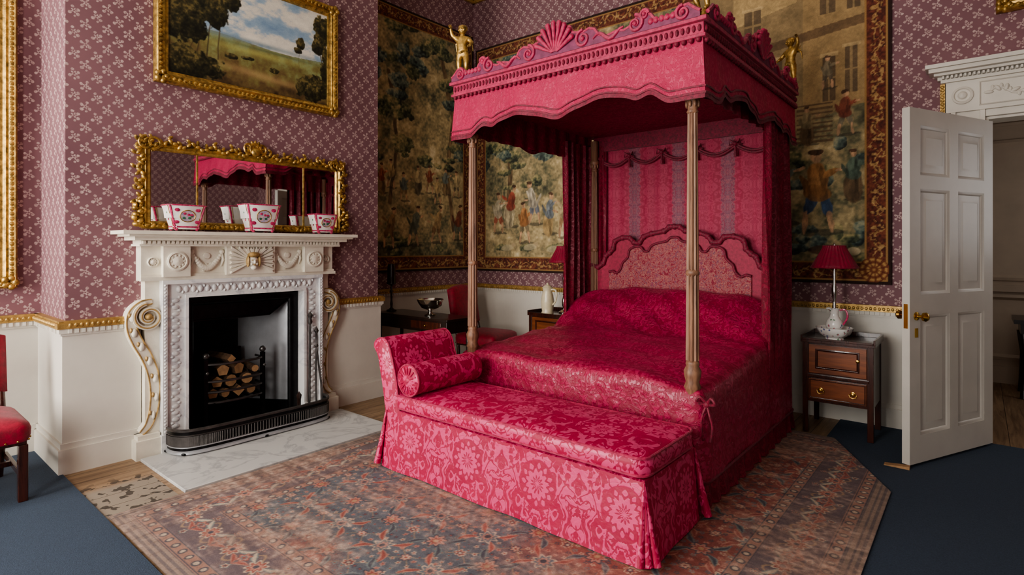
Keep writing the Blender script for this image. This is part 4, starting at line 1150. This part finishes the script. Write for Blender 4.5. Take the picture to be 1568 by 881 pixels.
def cherub(cx,cy,cz,h,face,mir=1):
    vs=[(0,0,.46),(0,0,.58),(0,-.01,.70),(0,0,.775),
        (.065,0,.43),(.085,-.05,.25),(.07,.02,.07),(.08,-.06,.03),
        (-.065,0,.43),(-.075,0,.24),(-.07,.03,.07),(-.08,-.05,.03),
        (.115,0,.72),(.20,-.04,.62),(.17,-.14,.56),
        (-.115,0,.73),(-.20,-.03,.80),(-.22,-.07,.93),
        (0,0.0,.84)]
    ed=[(0,1),(1,2),(2,3),(3,18),(0,4),(4,5),(5,6),(6,7),(0,8),(8,9),(9,10),(10,11),(2,12),(12,13),(13,14),(2,15),(15,16),(16,17)]
    rad=[.085,.085,.09,.045,.07,.052,.034,.024,.07,.052,.034,.024,.05,.038,.026,.05,.038,.026,.05]
    c,s=math.cos(face),math.sin(face)
    def T(p): x,y,z=p[0]*mir,p[1],p[2]; return (cx+h*(x*c-y*s),cy+h*(x*s+y*c),cz+h*z)
    me=bpy.data.meshes.new('body'); me.from_pydata([T(p) for p in vs],ed,[]); me.materials.append(GOLD)
    o=bpy.data.objects.new('cherub_body',me); scene.collection.objects.link(o)
    sk=o.modifiers.new('skin','SKIN'); sk.use_smooth_shade=True
    lay=me.skin_vertices[0] if len(me.skin_vertices) else None
    if lay is None:
        import bmesh
        bm=bmesh.new(); bm.from_mesh(me); bm.verts.layers.skin.verify(); bm.to_mesh(me); bm.free(); lay=me.skin_vertices[0]
    for i,r in enumerate(rad): lay.data[i].radius=(r*h,r*h)
    lay.data[0].use_root=True
    ss=o.modifiers.new('sub','SUBSURF'); ss.levels=1; ss.render_levels=2
    attach(o,bed)
    b=MB()
    b.sphere(T((0,-.01,.90)),(.078*h,.078*h,.095*h),0,14,10)
    for k in range(14):
        a=k*2.4; b.sphere(T((.06*math.cos(a),.02+.055*math.sin(a),.935+.02*math.sin(k*1.7))),.03*h,0,7,5)
    b.sphere(T((0,-.092,.895)),.014*h,0,6,4)
    for e in (-1,1):
        b.sphere(T((e*.03,-.08,.915)),.010*h,0,6,4); b.sphere(T((e*.04,-.062,.88)),.026*h,0,7,5); b.sphere(T((e*.08,0,.90)),(.012*h,.016*h,.02*h),0,6,4)
    b.sphere(T((0,-.083,.865)),(.018*h,.008*h,.006*h),0,6,4)
    for (hx,hy,hz,dz) in ((.17,-.14,.56,-1),(-.22,-.07,.93,1)):
        for q in range(4): b.tube([T((hx+(q-1.5)*.013,hy-.01,hz)),T((hx+(q-1.5)*.016,hy-.03,hz+dz*.03)),T((hx+(q-1.5)*.016,hy-.045,hz+dz*(.045-.006*abs(q-1.5))))],.007*h,5)
        b.tube([T((hx+.02,hy,hz)),T((hx+.04,hy-.015,hz+dz*.015))],.008*h,5)
    for e in (-1,1):
        for q in range(5):
            a=0.5+q*0.25
            b.tube([T((e*.03,.07,.70)),T((e*(.06+.05*q*0.5),.11,.74-.015*q)),T((e*(.10+.06*math.sin(a)),.14,.82-.07*q))],[.012*h,.018*h,.006*h],5)
    b.tube([T((.09,-.03,.50)),T((0,-.09,.46)),T((-.09,-.03,.44)),T((-.05,.08,.45)),T((.06,.08,.49)),T((.09,-.03,.50))],.022*h,6)
    b.lathe((cx,cy,cz-0.04),[(0.045,0),(0.05,0.01),(0.035,0.02),(0.04,0.045)],16)
    b.obj('cherub_head_and_wings',GOLD,bed)
cherub(CX0+0.045,CY0+0.04,2.735,0.40,0.5); cherub(CX1-0.02,CY0+0.04,2.735,0.38,-0.3,-1); cherub(CX1-0.02,CY1-0.05,2.735,0.40,-0.5,-1); cherub(CX0+0.03,CY1-0.05,2.735,0.36,0.3)
def mat_head():
    m,nt,b2=newmat('striped_head_cloth'); co=texco(nt); x,y,z=sep(nt,co)
    s2=((x+2.1+0.22).mod(0.44)-0.22).abs()
    n=noise(nt,comb(nt,s2,(z.mod(0.3)-0.15).abs(),0.0),34,3,0.5,1.2)
    band=(0.058-s2+(n-0.5)*0.05).soft(120)
    pat=ramp(nt,n,[(0.36,lin((138,38,66))),(0.46,lin((106,80,94))),(0.54,lin((156,88,96))),(0.62,lin((110,52,74)))])
    s3=(x+2.1).mod(0.44)-0.22
    n3=noise(nt,comb(nt,s3.abs(),(z.mod(0.36)-0.18).abs(),1.0),20,3,0.5,1.4)
    pl=ramp(nt,n3,[(0.42,lin((144,32,62))),(0.52,lin((166,58,84))),(0.6,lin((148,38,68)))])
    nt.links.new(mix(nt,band*0.85,pl,pat),b2.inputs['Base Color']); b2.inputs['Roughness'].default_value=0.7
    bump(nt,b2,noise(nt,co,6,3),0.4,0.02)
    return m
def mat_emb():
    m,nt,b2=newmat('embroidered_panel'); co=texco(nt)
    n=noise(nt,co,30,4,0.6,1.8)
    nt.links.new(ramp(nt,n,[(0.35,lin((128,24,50))),(0.45,lin((146,52,68))),(0.51,lin((172,120,108))),(0.55,lin((140,42,66))),(0.60,lin((108,80,96))),(0.66,lin((156,44,72)))]),b2.inputs['Base Color'])
    b2.inputs['Roughness'].default_value=0.75; bump(nt,b2,n,0.5,0.01); return m
HEAD=mat_head(); EMBM=mat_emb()
b=MB(); b.gridf(160,3,lambda u,v:(CX0+0.06+(CX1-CX0-0.12)*u,CY1-0.05+0.004*math.sin(u*90),0.5+2.06*v)); b.obj('head_cloth',HEAD,bed)
b=MB()
for k in range(5):
    xa=CX0+0.14+k*0.33; 
    for d in range(2):
        pts=[(xa+0.33*t/10,CY1-0.08,2.33-0.07*math.sin(PI*t/10)-0.02*d) for t in range(11)]
        b.tube(pts,0.010,6)
    b.sphere((xa,CY1-0.09,2.33),0.022); 
    for s in (-1,1): b.tube([(xa,CY1-0.09,2.33),(xa+s*0.04,CY1-0.10,2.36),(xa+s*0.05,CY1-0.09,2.32),(xa,CY1-0.09,2.33)],0.008,5)
    b.tube([(xa,CY1-0.09,2.32),(xa+0.005,CY1-0.09,2.22)],[0.008,0.016],6)
b.box(CX0+0.08,CX1-0.08,CY1-0.09,CY1-0.06,2.40,2.54)
b.obj('head_swags',TRIM,bed)
HB=[(0.90,0.75),(0.90,1.27),(0.84,1.28),(0.79,1.26),(0.73,1.30),(0.70,1.37),(0.66,1.40),(0.62,1.44),(0.60,1.51),(0.52,1.545),(0.44,1.54),(0.40,1.50),(0.34,1.50),(0.30,1.55),(0.22,1.58),(0.10,1.60),(0.05,1.635),(0.0,1.64)]
hb=[(-2.1+s*1.0,z) for s,z in HB]; hb2=[(-2.1-s*1.0,z) for s,z in reversed(HB[:-1])]
poly=hb+hb2
HBF=pbr('headboard_crimson_damask',(154,28,62),0.6,var=0.2,scale=40,bmp=0.3,bscale=150)
b=MB(); b.prism(poly,'xz',4.80,4.86,0)
b.tube(smooth_path([(x,4.79,z) for x,z in poly[1:-1]],4),0.022,8,1)
inn=[(-2.1+(x+2.1)*0.80,0.80+(z-0.80)*0.885) for x,z in poly]
b.prism([( -2.1+(x+2.1)*0.92,p1) for (x,p1) in inn],'xz',4.785,4.80,2)
ip=[(-2.1+(x+2.1)*0.92,4.782,z) for x,z in inn[1:-1]]
b.tube(smooth_path(ip,4),0.012,8,1)
for k,(x,z) in enumerate(poly[1:-1]):
    b.sphere((x,4.785,z),(0.028,0.02,0.028),1,8,5)
b.obj('headboard',[HBF,TRIM,EMBM],bed,sharp=60)
def curtain(p0,p1,z0,z1,folds,amp,mat,name='curtain',tie=0.0,spread=1.0):
    b=MB(); p0=Vector(p0);p1=Vector(p1); t=(p1-p0); L=t.length; t.normalize(); n=Vector((t.y,-t.x)); nu=folds*14;nv=26
    def fn(u,v):
        k=1.0-0.10*math.sin(PI*v)*tie
        c=(p0+p1)/2; q=c+t*((u-0.5)*L*k)
        ph=u*folds*2*PI
        q=q+n*(amp*(math.sin(ph+0.4*math.sin(v*5))+0.3*math.sin(ph*2.3+v*3)))*(0.8+0.3*math.sin(v*3))
        return (q.x,q.y,z0+(z1-z0)*v)
    b.gridf(nu,nv,fn)
    o=b.obj(name,mat,bed,recalc=False,uv=False)
    me=o.data; uvl=me.uv_layers.new(name='UVMap')
    for l in me.loops:
        i=l.vertex_index; uvl.data[l.index].uv=((i%nu)/(nu-1)*L*1.8,(i//nu)/(nv-1)*(z1-z0))
    return o
curtain((CX1-0.03,4.22),(CX1-0.03,4.86),0.03,2.45,6,0.032,CURT)
curtain((CX0+0.05,4.34),(CX0+0.05,4.86),0.03,2.45,5,0.03,CURT)
curtain((CX0+0.06,4.82),(CX0+0.22,4.84),0.7,2.45,2,0.02,CURT)
curtain((CX1-0.22,4.84),(CX1-0.06,4.82),0.7,2.45,2,0.02,CURT)
b=MB(); rx,ry=BX1+0.015,BY0+0.02
b.sphere((rx,ry,0.60),0.02)
for s in (-1,1):
    b.tube(smooth_path([(rx,ry,0.60),(rx+s*0.03,ry-0.02,0.64),(rx+s*0.05,ry-0.02,0.61),(rx,ry,0.60)],4),0.008,6)
    b.tube(smooth_path([(rx,ry,0.60),(rx+s*0.02,ry-0.01,0.54),(rx+s*0.03,ry,0.48),(rx+s*0.02,ry,0.40)],4),0.007,6)
b.obj('ribbon_tie',TRIM,bed)

# ------------------------------------------------------------------ bench
bench=group('upholstered_bench',(-2.1,2.6,0))
AX0,AX1,AY0,AY1=-3.01,-1.16,2.32,2.90
b=MB(); cover(b,AX0,AX1,AY0,AY1,0.015,lambda x,y:0.40,0.024,er=0.008,flare=0.04,rip=0.006,freq=7,N=300,nr=4,nd=12,seed=1)
b.obj('skirt',BENCHF,bench)
b=MB()
for (x,y) in ((AX1,AY0),(AX1-0.0,AY1),(AX0,AY0)):
    for k in (-1,0,1):
        sx=1 if x==AX1 else -1; sy=-1 if y==AY0 else 1
        b.tube([(x+sx*0.0,y+sy*0.0,0.39),(x+sx*(0.02+0.014*k),y+sy*(0.02-0.014*k),0.2),(x+sx*(0.04+0.028*k),y+sy*(0.04-0.028*k),0.045)],[0.006,0.014,0.022],8)
b.obj('skirt_pleats',BENCHF,bench)
b=MB()
def cush(b,x0,x1,y0,y1,z0,z1,rc):
    er=(z1-z0)/2
    P,NR,T=rrect(x0+er,x1-er,y0+er,y1-er,rc,240); c=Vector(((x0+x1)/2,(y0+y1)/2)); rings=[]
    def crown_(q): return 0.018*max(0,(1-((q.x-c.x)/((x1-x0)/2))**4))*max(0,(1-((q.y-c.y)/((y1-y0)/2))**2))+0.005*math.sin(q.x*9+q.y*5)
    for j in range(8): 
        r=0.02+0.98*j/7; rings.append([(c.x+(p.x-c.x)*r,c.y+(p.y-c.y)*r,z1+crown_(c+(p-c)*r)) for p in P])
    for j in range(1,12):
        a=PI/2-PI*j/12; rings.append([(p.x+n.x*er*abs(math.cos(a))**0.6,p.y+n.y*er*abs(math.cos(a))**0.6,(z0+z1)/2+er*math.copysign(abs(math.sin(a))**0.8,math.sin(a))) for p,n in zip(P,NR)])
    rings.append([(p.x,p.y,z0) for p in P]); N=240
    vs=[q for r in rings for q in r]; fs=[(j*N+k,j*N+(k+1)%N,(j+1)*N+(k+1)%N,(j+1)*N+k) for j in range(len(rings)-1) for k in range(N)]+[tuple(range(N)),tuple((len(rings)-1)*N+k for k in range(N))]
    b.add(vs,fs,0,True)
    for zz in (z0+0.012,z1-0.006):
        P2,N2,_=rrect(x0+0.008,x1-0.008,y0+0.008,y1-0.008,rc+er*0.6,200)
        b.tube([(p.x,p.y,zz) for p in P2],0.007,6,1,closed=True)
cush(b,-2.94,AX1+0.015,AY0-0.015,AY1,0.402,0.50,0.03)
b.obj('seat_cushion',[BENCHF,CARVE],bench)
prof=[(-2.88,0.38),(-2.895,0.50),(-2.92,0.62),(-2.955,0.72),(-2.98,0.79),(-3.01,0.83),(-3.05,0.85),(-3.10,0.845),(-3.14,0.82),(-3.148,0.785),(-3.125,0.76),(-3.10,0.72),(-3.075,0.62),(-3.045,0.50),(-3.02,0.38)]
sp2=[(p.x,p.y) for p in smooth_path(prof,4)]
b=MB(); n=len(sp2)
ys=[AY0-0.005,AY0+0.005,AY0+0.02,(AY0+AY1)/2,AY1-0.03,AY1-0.012,AY1-0.005]; ins=[0.88,0.97,1,1,1,0.97,0.88]
rings=[]
for y,k in zip(ys,ins):
    rings.append([(p[0]+( -3.01+0.05*(0.6-p[1]) -p[0])*(1-k), y-0.0, p[1]-(1-k)*0.1*(p[1]>0.6)) for p in sp2])
vs=[q for r in rings for q in r]; fs=[(j*n+k,j*n+(k+1)%n,(j+1)*n+(k+1)%n,(j+1)*n+k) for j in range(len(ys)-1) for k in range(n)]+[tuple(range(n)),tuple((len(ys)-1)*n+k for k in range(n))]
b.add(vs,fs,0,True)
b.tube([q for q in rings[1]],0.006,6,1); b.tube([q for q in rings[-2]],0.006,6,1)
b.obj('rolled_arm',[BENCHF,CARVE],bench,sharp=60)
b=MB(); BR=0.098; bxc=-2.775
pr=[(0.001,-0.30),(0.03,-0.305),(0.05,-0.298),(0.085,-0.300),(BR*0.99,-0.29),(BR*1.02,-0.27),(BR,-0.2),(BR*1.03,-0.05),(BR*1.02,0.1),(BR,0.2),(BR*1.02,0.27),(BR*0.98,0.29),(0.05,0.30),(0.001,0.30)]
b.lathe((bxc,2.60,0.61),pr,32,0,'y'); b.tube([(bxc+BR*1.01*math.cos(a*PI/16),2.308,0.61+BR*1.01*math.sin(a*PI/16)) for a in range(32)],0.006,6,1,closed=True)
for k in range(16): a=k*PI/8; b.tube([(bxc+0.02*math.cos(a),2.298,0.61+0.02*math.sin(a)),(bxc+0.085*math.cos(a),2.298,0.61+0.085*math.sin(a))],[0.002,0.005],5,0)
b.sphere((bxc,2.30,0.61),(0.018,0.01,0.018),1)
b.obj('bolster',[BENCHF,CARVE],bench)

# ------------------------------------------------------------------ nightstands
def nightstand(x0,x1,y0,y1,H=0.765):
    g=group('nightstand',((x0+x1)/2,(y0+y1)/2,0)); b=MB(); zf=0.009
    for x in (x0,x1-0.04):
        for y in (y0,y1-0.04): b.box(x,x+0.04,y,y+0.04,zf,H-0.055)
    b.box(x0+0.005,x1-0.005,y0+0.008,y1-0.005,0.25,H-0.055)
    b.box(x0-0.012,x1+0.012,y0-0.012,y1+0.012,H-0.055,H-0.035)
    for a in ((x0-0.012,x0,y0-0.012,y1+0.012),(x1,x1+0.012,y0-0.012,y1+0.012),(x0,x1,y1,y1+0.012)): b.box(*a,H-0.035,H)
    b.box(x0,x1,y0-0.012,y0,H-0.035,H-0.02)
    b.box(x0+0.045,x1-0.045,y0+0.0,y0+0.008,0.475,H-0.07,1); b.frame('y',y0,x0+0.09,x1-0.09,0.51,H-0.10,[(0,0.0),(0,0.006),(0.01,0.008),(0.018,0.001)],0,-1)
    b.box(x0+0.03,x1-0.03,y0-0.012,y0+0.008,0.445,0.462)
    b.box(x0+0.045,x1-0.045,y0-0.004,y0+0.008,0.275,0.43,1); b.frame('y',y0-0.004,x0+0.05,x1-0.05,0.28,0.425,[(0,0.0),(0,0.004),(0.006,0.004),(0.008,0.0)],0,-1)
    for x in (x0+0.13,x1-0.13):
        b.lathe((x,y0-0.004,0.35),[(0.018,0),(0.018,-0.004),(0.007,-0.006),(0.007,-0.016),(0.014,-0.02),(0.012,-0.028),(0.001,-0.03)],12,2,'y')
        b.tube([(x-0.025,y0-0.02,0.35),(x-0.02,y0-0.022,0.33),(x,y0-0.022,0.322),(x+0.02,y0-0.022,0.33),(x+0.025,y0-0.02,0.35)],0.003,5,2)
    b.lathe((x1-0.10,y0,0.60),[(0.01,0),(0.01,-0.01),(0.013,-0.018),(0.001,-0.022)],10,2,'y')
    b.obj('cabinet',[MAHOG,WALNUT,BRASS],g,bevel=0.002)
nightstand(-1.075,-0.60,4.87,5.30); nightstand(-3.80,-3.30,4.85,5.30)
def lamp(x,y,z,name='table_lamp'):
    g=group(name,(x,y,z)); b=MB()
    b.lathe((x,y,z),[(0.06,0),(0.062,0.01),(0.045,0.02),(0.02,0.035),(0.016,0.06),(0.024,0.08),(0.028,0.12),(0.02,0.16),(0.013,0.19),(0.02,0.20),(0.014,0.21),(0.012,0.30),(0.018,0.34),(0.022,0.38),(0.012,0.43),(0.009,0.46),(0.012,0.50),(0.006,0.56),(0.006,0.72),(0.010,0.74),(0.001,0.76)],20,0)
    b.obj('stand',SILVER,g)
    b=MB(); b.lathe((x,y,z),[(0.165,0.555),(0.167,0.56),(0.168,0.565),(0.155,0.585),(0.125,0.64),(0.098,0.69),(0.082,0.725),(0.084,0.735),(0.078,0.738)],96,0,ripple=0.02,rn=32)
    b.tube([(x+0.168*math.cos(a*PI/24),y+0.168*math.sin(a*PI/24),z+0.56) for a in range(48)],0.005,5,0,closed=True)
    b.obj('pleated_shade',SHADE,g)
lamp(-0.90,5.13,0.731); lamp(-3.53,5.14,0.731)
g=group('porcelain_ewer_and_basin',(-0.87,4.96,0.731)); b=MB(); cx,cy,cz=-0.87,4.96,0.731
b.lathe((cx,cy,cz),[(0.06,0),(0.065,0.012),(0.06,0.02),(0.105,0.05),(0.125,0.085),(0.13,0.10),(0.124,0.10),(0.10,0.06),(0.04,0.035),(0.001,0.03)],32,0,ripple=0.02,rn=8)
ex,ey=cx,cy
b.lathe((ex,ey,cz+0.03),[(0.035,0),(0.038,0.01),(0.028,0.02),(0.05,0.05),(0.062,0.085),(0.055,0.12),(0.034,0.15),(0.028,0.175),(0.034,0.20),(0.042,0.215),(0.036,0.215),(0.02,0.17),(0.001,0.1)],28,0)
b.tube(smooth_path([(ex+0.035,ey,cz+0.235),(ex+0.075,ey,cz+0.24),(ex+0.09,ey,cz+0.19),(ex+0.07,ey,cz+0.14),(ex+0.052,ey,cz+0.12)],5),0.007,7,1)
b.sphere((ex-0.035,ey-0.01,cz+0.245),(0.022,0.016,0.01),0,8,5)
b.obj('ewer_body',[PORC,PPINK],g)
g=group('ivory_jug',(-3.62,4.96,0.731)); b=MB(); jx,jy=-3.62,4.95; jz=0.731
b.lathe((jx,jy,jz),[(0.065,0),(0.068,0.01),(0.06,0.03),(0.068,0.08),(0.072,0.14),(0.062,0.20),(0.05,0.24),(0.052,0.27),(0.06,0.29),(0.052,0.292),(0.045,0.24),(0.001,0.2)],28,0)
b.tube(smooth_path([(jx+0.05,jy,jz+0.265),(jx+0.105,jy,jz+0.26),(jx+0.12,jy,jz+0.2),(jx+0.10,jy,jz+0.13),(jx+0.065,jy,jz+0.10)],5),0.01,7)
b.lathe((jx,jy,jz+0.28),[(0.055,0.005),(0.04,0.025),(0.012,0.035),(0.014,0.05),(0.001,0.06)],20)
b.obj('jug_body',IVORY,g)
# ------------------------------------------------------------------ side table with silver bowl
g=group('side_table',(-4.45,3.97,0)); b=MB()
tx0,tx1,ty0,ty1=-5.12,-3.97,3.78,4.16
for x in (tx0+0.03,tx1-0.07):
    for y in (ty0+0.02,ty1-0.06):
        b.tube([(x+0.02,y+0.02,0.62),(x+0.02,y+0.02,0.3),(x+0.02,y+0.02,0.03),(x+0.02,y+0.02,0.0)],[0.022,0.017,0.013,0.02],8)
b.box(tx0+0.02,tx1-0.02,ty0+0.015,ty1-0.015,0.60,0.72); b.box(tx0,tx1,ty0,ty1,0.72,0.745)
b.box(tx1-0.55,tx1-0.1,ty0+0.008,ty0+0.02,0.625,0.705,1); b.lathe((tx1-0.32,ty0+0.008,0.665),[(0.012,0),(0.008,-0.01),(0.013,-0.018),(0.001,-0.024)],10,2,'y')
b.obj('table_body',[DARKW,MAHOG,BRASS],g,bevel=0.003)
g=group('silver_bowl',(-4.40,3.95,0.745)); b=MB()
b.lathe((-4.40,3.95,0.7455),[(0.06,0),(0.062,0.008),(0.03,0.02),(0.018,0.04),(0.025,0.055),(0.09,0.08),(0.125,0.13),(0.14,0.165),(0.135,0.168),(0.11,0.12),(0.05,0.08),(0.001,0.075)],36)
for s in (-1,1): b.tube(smooth_path([(-4.40+s*0.13,3.95,0.90),(-4.40+s*0.17,3.95,0.91),(-4.40+s*0.165,3.95,0.86),(-4.40+s*0.12,3.95,0.85)],4),0.006,6)
b.obj('bowl_body',SILVER,g)
g=group('candlestick',(-5.04,3.95,0.745)); b=MB()
b.lathe((-5.04,3.95,0.7455),[(0.055,0),(0.055,0.012),(0.03,0.02),(0.012,0.04),(0.016,0.08),(0.010,0.12),(0.012,0.2),(0.018,0.22),(0.01,0.24),(0.012,0.28),(0.05,0.30),(0.052,0.31),(0.046,0.32),(0.046,0.46),(0.04,0.52),(0.001,0.53)],20)
b.obj('turned_stem',DARKW,g)

# ------------------------------------------------------------------ chairs (facing +X)
def chair(x,y,rot,bh=1.0,name='upholstered_chair',zf=0.0085):
    g=group(name,(x,y,0)); b=MB()
    sw,sd=0.54,0.52
    R=Matrix.Rotation(rot,3,'Z')
    def fin(bb,nm,mats,bev=0.004,sh=45):
        bb.v=[tuple(R@Vector(v)+Vector((x,y,0))) for v in bb.v]; return bb.obj(nm,mats,g,bevel=bev,sharp=sh)
    for s in (-1,1):
        b.box(sd/2-0.05,sd/2-0.005,s*(sw/2-0.027)-0.022,s*(sw/2-0.027)+0.022,zf,0.33)
        b.tube([(-sd/2-0.06,s*(sw/2-0.05),zf),(-sd/2+0.02,s*(sw/2-0.05),0.22),(-sd/2+0.01,s*(sw/2-0.05),0.42),(-sd/2-0.05,s*(sw/2-0.05),0.70),(-sd/2-0.09,s*(sw/2-0.05),0.95*bh)],[0.02,0.02,0.024,0.02,0.018],8)
        b.box(-sd/2,sd/2-0.05,s*(sw/2-0.03)-0.01,s*(sw/2-0.03)+0.01,0.14,0.175)
    b.box(-0.05,-0.02,-sw/2+0.04,sw/2-0.04,0.145,0.175); b.box(-sd/2+0.02,sd/2-0.01,-sw/2+0.01,sw/2-0.01,0.33,0.37)
    fin(b,'frame',MAHOG,0.003)
    b=MB()
    P,NR,T=rrect(-sd/2,sd/2+0.01,-sw/2-0.005,sw/2+0.005,0.05,80); rings=[]
    cc=Vector((0.005,0))
    for z,o in ((0.35,-0.004),(0.38,0.006),(0.42,0.008),(0.445,0.0)):
        rings.append([(p.x+n.x*o,p.y+n.y*o,z) for p,n in zip(P,NR)])
    for k_,z in ((0.93,0.462),(0.8,0.478),(0.55,0.49),(0.25,0.495),(0.03,0.496)):
        rings.append([(cc.x+(p.x-cc.x)*k_,p.y*k_,z) for p in P])
    N=80; vs=[q for r in rings for q in r]; fs=[(j*N+k,j*N+(k+1)%N,(j+1)*N+(k+1)%N,(j+1)*N+k) for j in range(len(rings)-1) for k in range(N)]+[tuple(range(N)),tuple((len(rings)-1)*N+k for k in range(N))]
    b.add(vs,fs,0,True)
    for k in range(0,80,2): b.sphere((P[k].x+NR[k].x*0.006,P[k].y+NR[k].y*0.006,0.36),0.006,1,6,4)
    prof2=[(-1,0.55),(1,0.55),(1,0.96*bh),(0.6,0.99*bh),(0,1.01*bh),(-0.6,0.99*bh),(-1,0.96*bh)]
    vs=[];n=len(prof2)
    for d in (0.02,-0.035):
        for a,z in prof2: vs.append((-sd/2-0.03-(z-0.6)*0.17+d,a*(sw/2-0.02),z))
    for a,z in prof2: vs.append((-sd/2-0.03-(z-0.6)*0.17+0.045,a*(sw/2-0.07),0.79+(z-0.79)*0.85))
    fs=[(i,(i+1)%n,n+(i+1)%n,n+i) for i in range(n)]+[(i,(i+1)%n,2*n+(i+1)%n,2*n+i) for i in range(n)]+[tuple(range(2*n,3*n)),tuple(range(n,2*n))]
    b.add(vs,fs,0,True)
    fin(b,'upholstery',[VELV,BRASS],0,70)
chair(-4.42,0.43,0.0,0.93); chair(-4.44,4.86,0.15,zf=0.0)

# ------------------------------------------------------------------ door, casing, overdoor
g=group('trim_6',(0,YB,0)); b=MB()
def casing(xa,xb):
    b.box(xa,xb,YB-0.03,YB,0.2,2.47); b.box(xa,xa+0.03,YB-0.05,YB-0.03,0.2,2.47); b.box(xb-0.03,xb,YB-0.045,YB-0.03,0.2,2.47); b.box(xa-0.01,xb+0.01,YB-0.06,YB,0,0.2)
casing(-0.17,DX0); casing(DX1,DX1+0.2)
b.box(DX0,DX1,YB-0.03,YB,DZ,2.47)
b.box(DX0,DX0+0.02,YB,YB+0.2,0,DZ-0.02); b.box(DX1-0.02,DX1,YB,YB+0.2,0,DZ-0.02); b.box(DX0,DX1,YB,YB+0.2,DZ-0.02,DZ)
b.obj('door_casing',WHITE,g,bevel=0.002)
b=MB()
b.box(-0.20,DX1+0.23,YB-0.05,YB,2.47,2.70); b.box(-0.23,DX1+0.26,YB-0.07,YB,2.70,2.725)
for k in range(60): b.box(-0.22+k*0.026,-0.206+k*0.026,YB-0.095,YB-0.06,2.727,2.748)
b.box(-0.25,DX1+0.28,YB-0.06,YB,2.725,2.75); b.box(-0.27,DX1+0.30,YB-0.11,YB,2.75,2.77); b.box(-0.30,DX1+0.33,YB-0.15,YB,2.77,2.80); b.box(-0.32,DX1+0.35,YB-0.17,YB,2.80,2.83)
b.lathe((-0.10,YB-0.05,2.59),[(0.065,0),(0.065,-0.012),(0.052,-0.018),(0.046,-0.006),(0.03,-0.006),(0.022,-0.018),(0.001,-0.024)],24,0,'y')
for k in range(22):
    t=k/21; x=0.05+1.03*t; z=2.59+0.025*math.sin(k*1.1)
    b.sphere((x,YB-0.052,z),(0.030,0.014,0.014),0,8,5,Matrix.Rotation(k*0.9,3,'Y')); b.sphere((x+0.02,YB-0.052,z+0.03*math.cos(k*1.1)),(0.012,0.012,0.02),0,7,5)
b.tube([(0.05+1.03*k/40,YB-0.052,2.59+0.03*math.sin(k*0.8)) for k in range(41)],0.008,6)
b.frame('y',YB-0.05,-0.005,DX1-0.03,2.50,2.68,[(0,0.0),(0.006,0.01),(0.012,0.0)],0,-1)
b.obj('overdoor_cornice',WHITE,g,bevel=0.002)
b=MB(); b.box(-0.235,-0.205,YB-0.03,YB,2.45,2.70)
for k in range(9): b.sphere((-0.22,YB-0.03,2.47+k*0.026),(0.014,0.01,0.012),0,6,4)
b.obj('gilt_side_trim',GILT,g)
g=group('door_1',(DX0,YB-0.03,0)); LW=1.0; H0,H1=0.03,2.37; th=0.024
b=MB()
for a,c in ((0,0.115),(0.445,0.545),(0.885,1.0)): b.box(a*LW,c*LW,-th,th,H0,H1)
for a,c in ((H0,0.21),(1.00,1.14),(1.84,1.93),(2.26,H1)):
    b.box(0.115,0.445,-th,th,a,c); b.box(0.545,0.885,-th,th,a,c)
b.box(0.1,0.9,-0.006,0.006,H0+0.02,H1-0.02)
for a,c in ((0.115,0.445),(0.545,0.885)):
    for z0,z1 in ((0.21,1.00),(1.14,1.84),(1.93,2.26)):
        for s in (-1,1):
            b.frame('y',0,a,c,z0,z1,[(0,th-0.001),(0.012,th-0.005),(0.022,0.009),(0.05,0.010),(0.075,0.0175)],0,s)
            b.box(a+0.074,c-0.074,s*0.0065,s*0.017,z0+0.074,z1-0.074)
for s in (-1,1):
    b.lathe((0.93,s*th,1.0),[(0.028,0),(0.028,s*0.006),(0.010,s*0.01),(0.010,s*0.035),(0.028,s*0.045),(0.03,s*0.06),(0.02,s*0.072),(0.001,s*0.076)],20,1,'y')
    b.box(0.915,0.945,s*th,s*(th+0.004),0.86,0.92,1)
b.box(0.995,1.003,-0.012,0.012,0.92,1.08,1)
for z in (0.35,1.2,2.05): b.lathe((0.0,-0.03,z),[(0.01,0),(0.01,0.1)],10,1)
door=b.obj('door_leaf',[DOORP,BRASS],None)
door.location=(DX0+0.02,YB-0.055,0); door.rotation_euler=(0,0,math.atan2(-0.90,-0.42)); attach(door,g)
g=group('door_wedge',(-0.40,4.50,0)); b=MB()
b.prism([(-0.07,0.009),(0.07,0.009),(0.07,0.029),(-0.07,0.014)],'xz',-0.025,0.025); 
w=b.obj('wedge',LOGEND,None); w.location=(-0.42,4.46,0); attach(w,g)
g=group('hall_table',(0.75,7.5,0)); b=MB()
b.box(0.25,1.5,7.2,7.75,0.72,0.76); b.box(0.3,1.45,7.25,7.72,0.62,0.72)
for x in (0.32,1.4):
    for y in (7.27,7.66): b.tube([(x,y,0.62),(x+0.02,y-0.03,0.4),(x,y,0.1),(x,y-0.02,0.0)],[0.035,0.03,0.02,0.028],8)
b.obj('table_body',DARKW,g)

# ------------------------------------------------------------------ world
w=bpy.data.worlds.new('world'); scene.world=w; w.use_nodes=True
nt=w.node_tree; bg=nt.nodes['Background']
sk=nt.nodes.new('ShaderNodeTexSky'); sk.sky_type='HOSEK_WILKIE'; sk.sun_direction=(0.3,-0.5,0.8)
nt.links.new(sk.outputs[0],bg.inputs[0]); bg.inputs[1].default_value=0.6
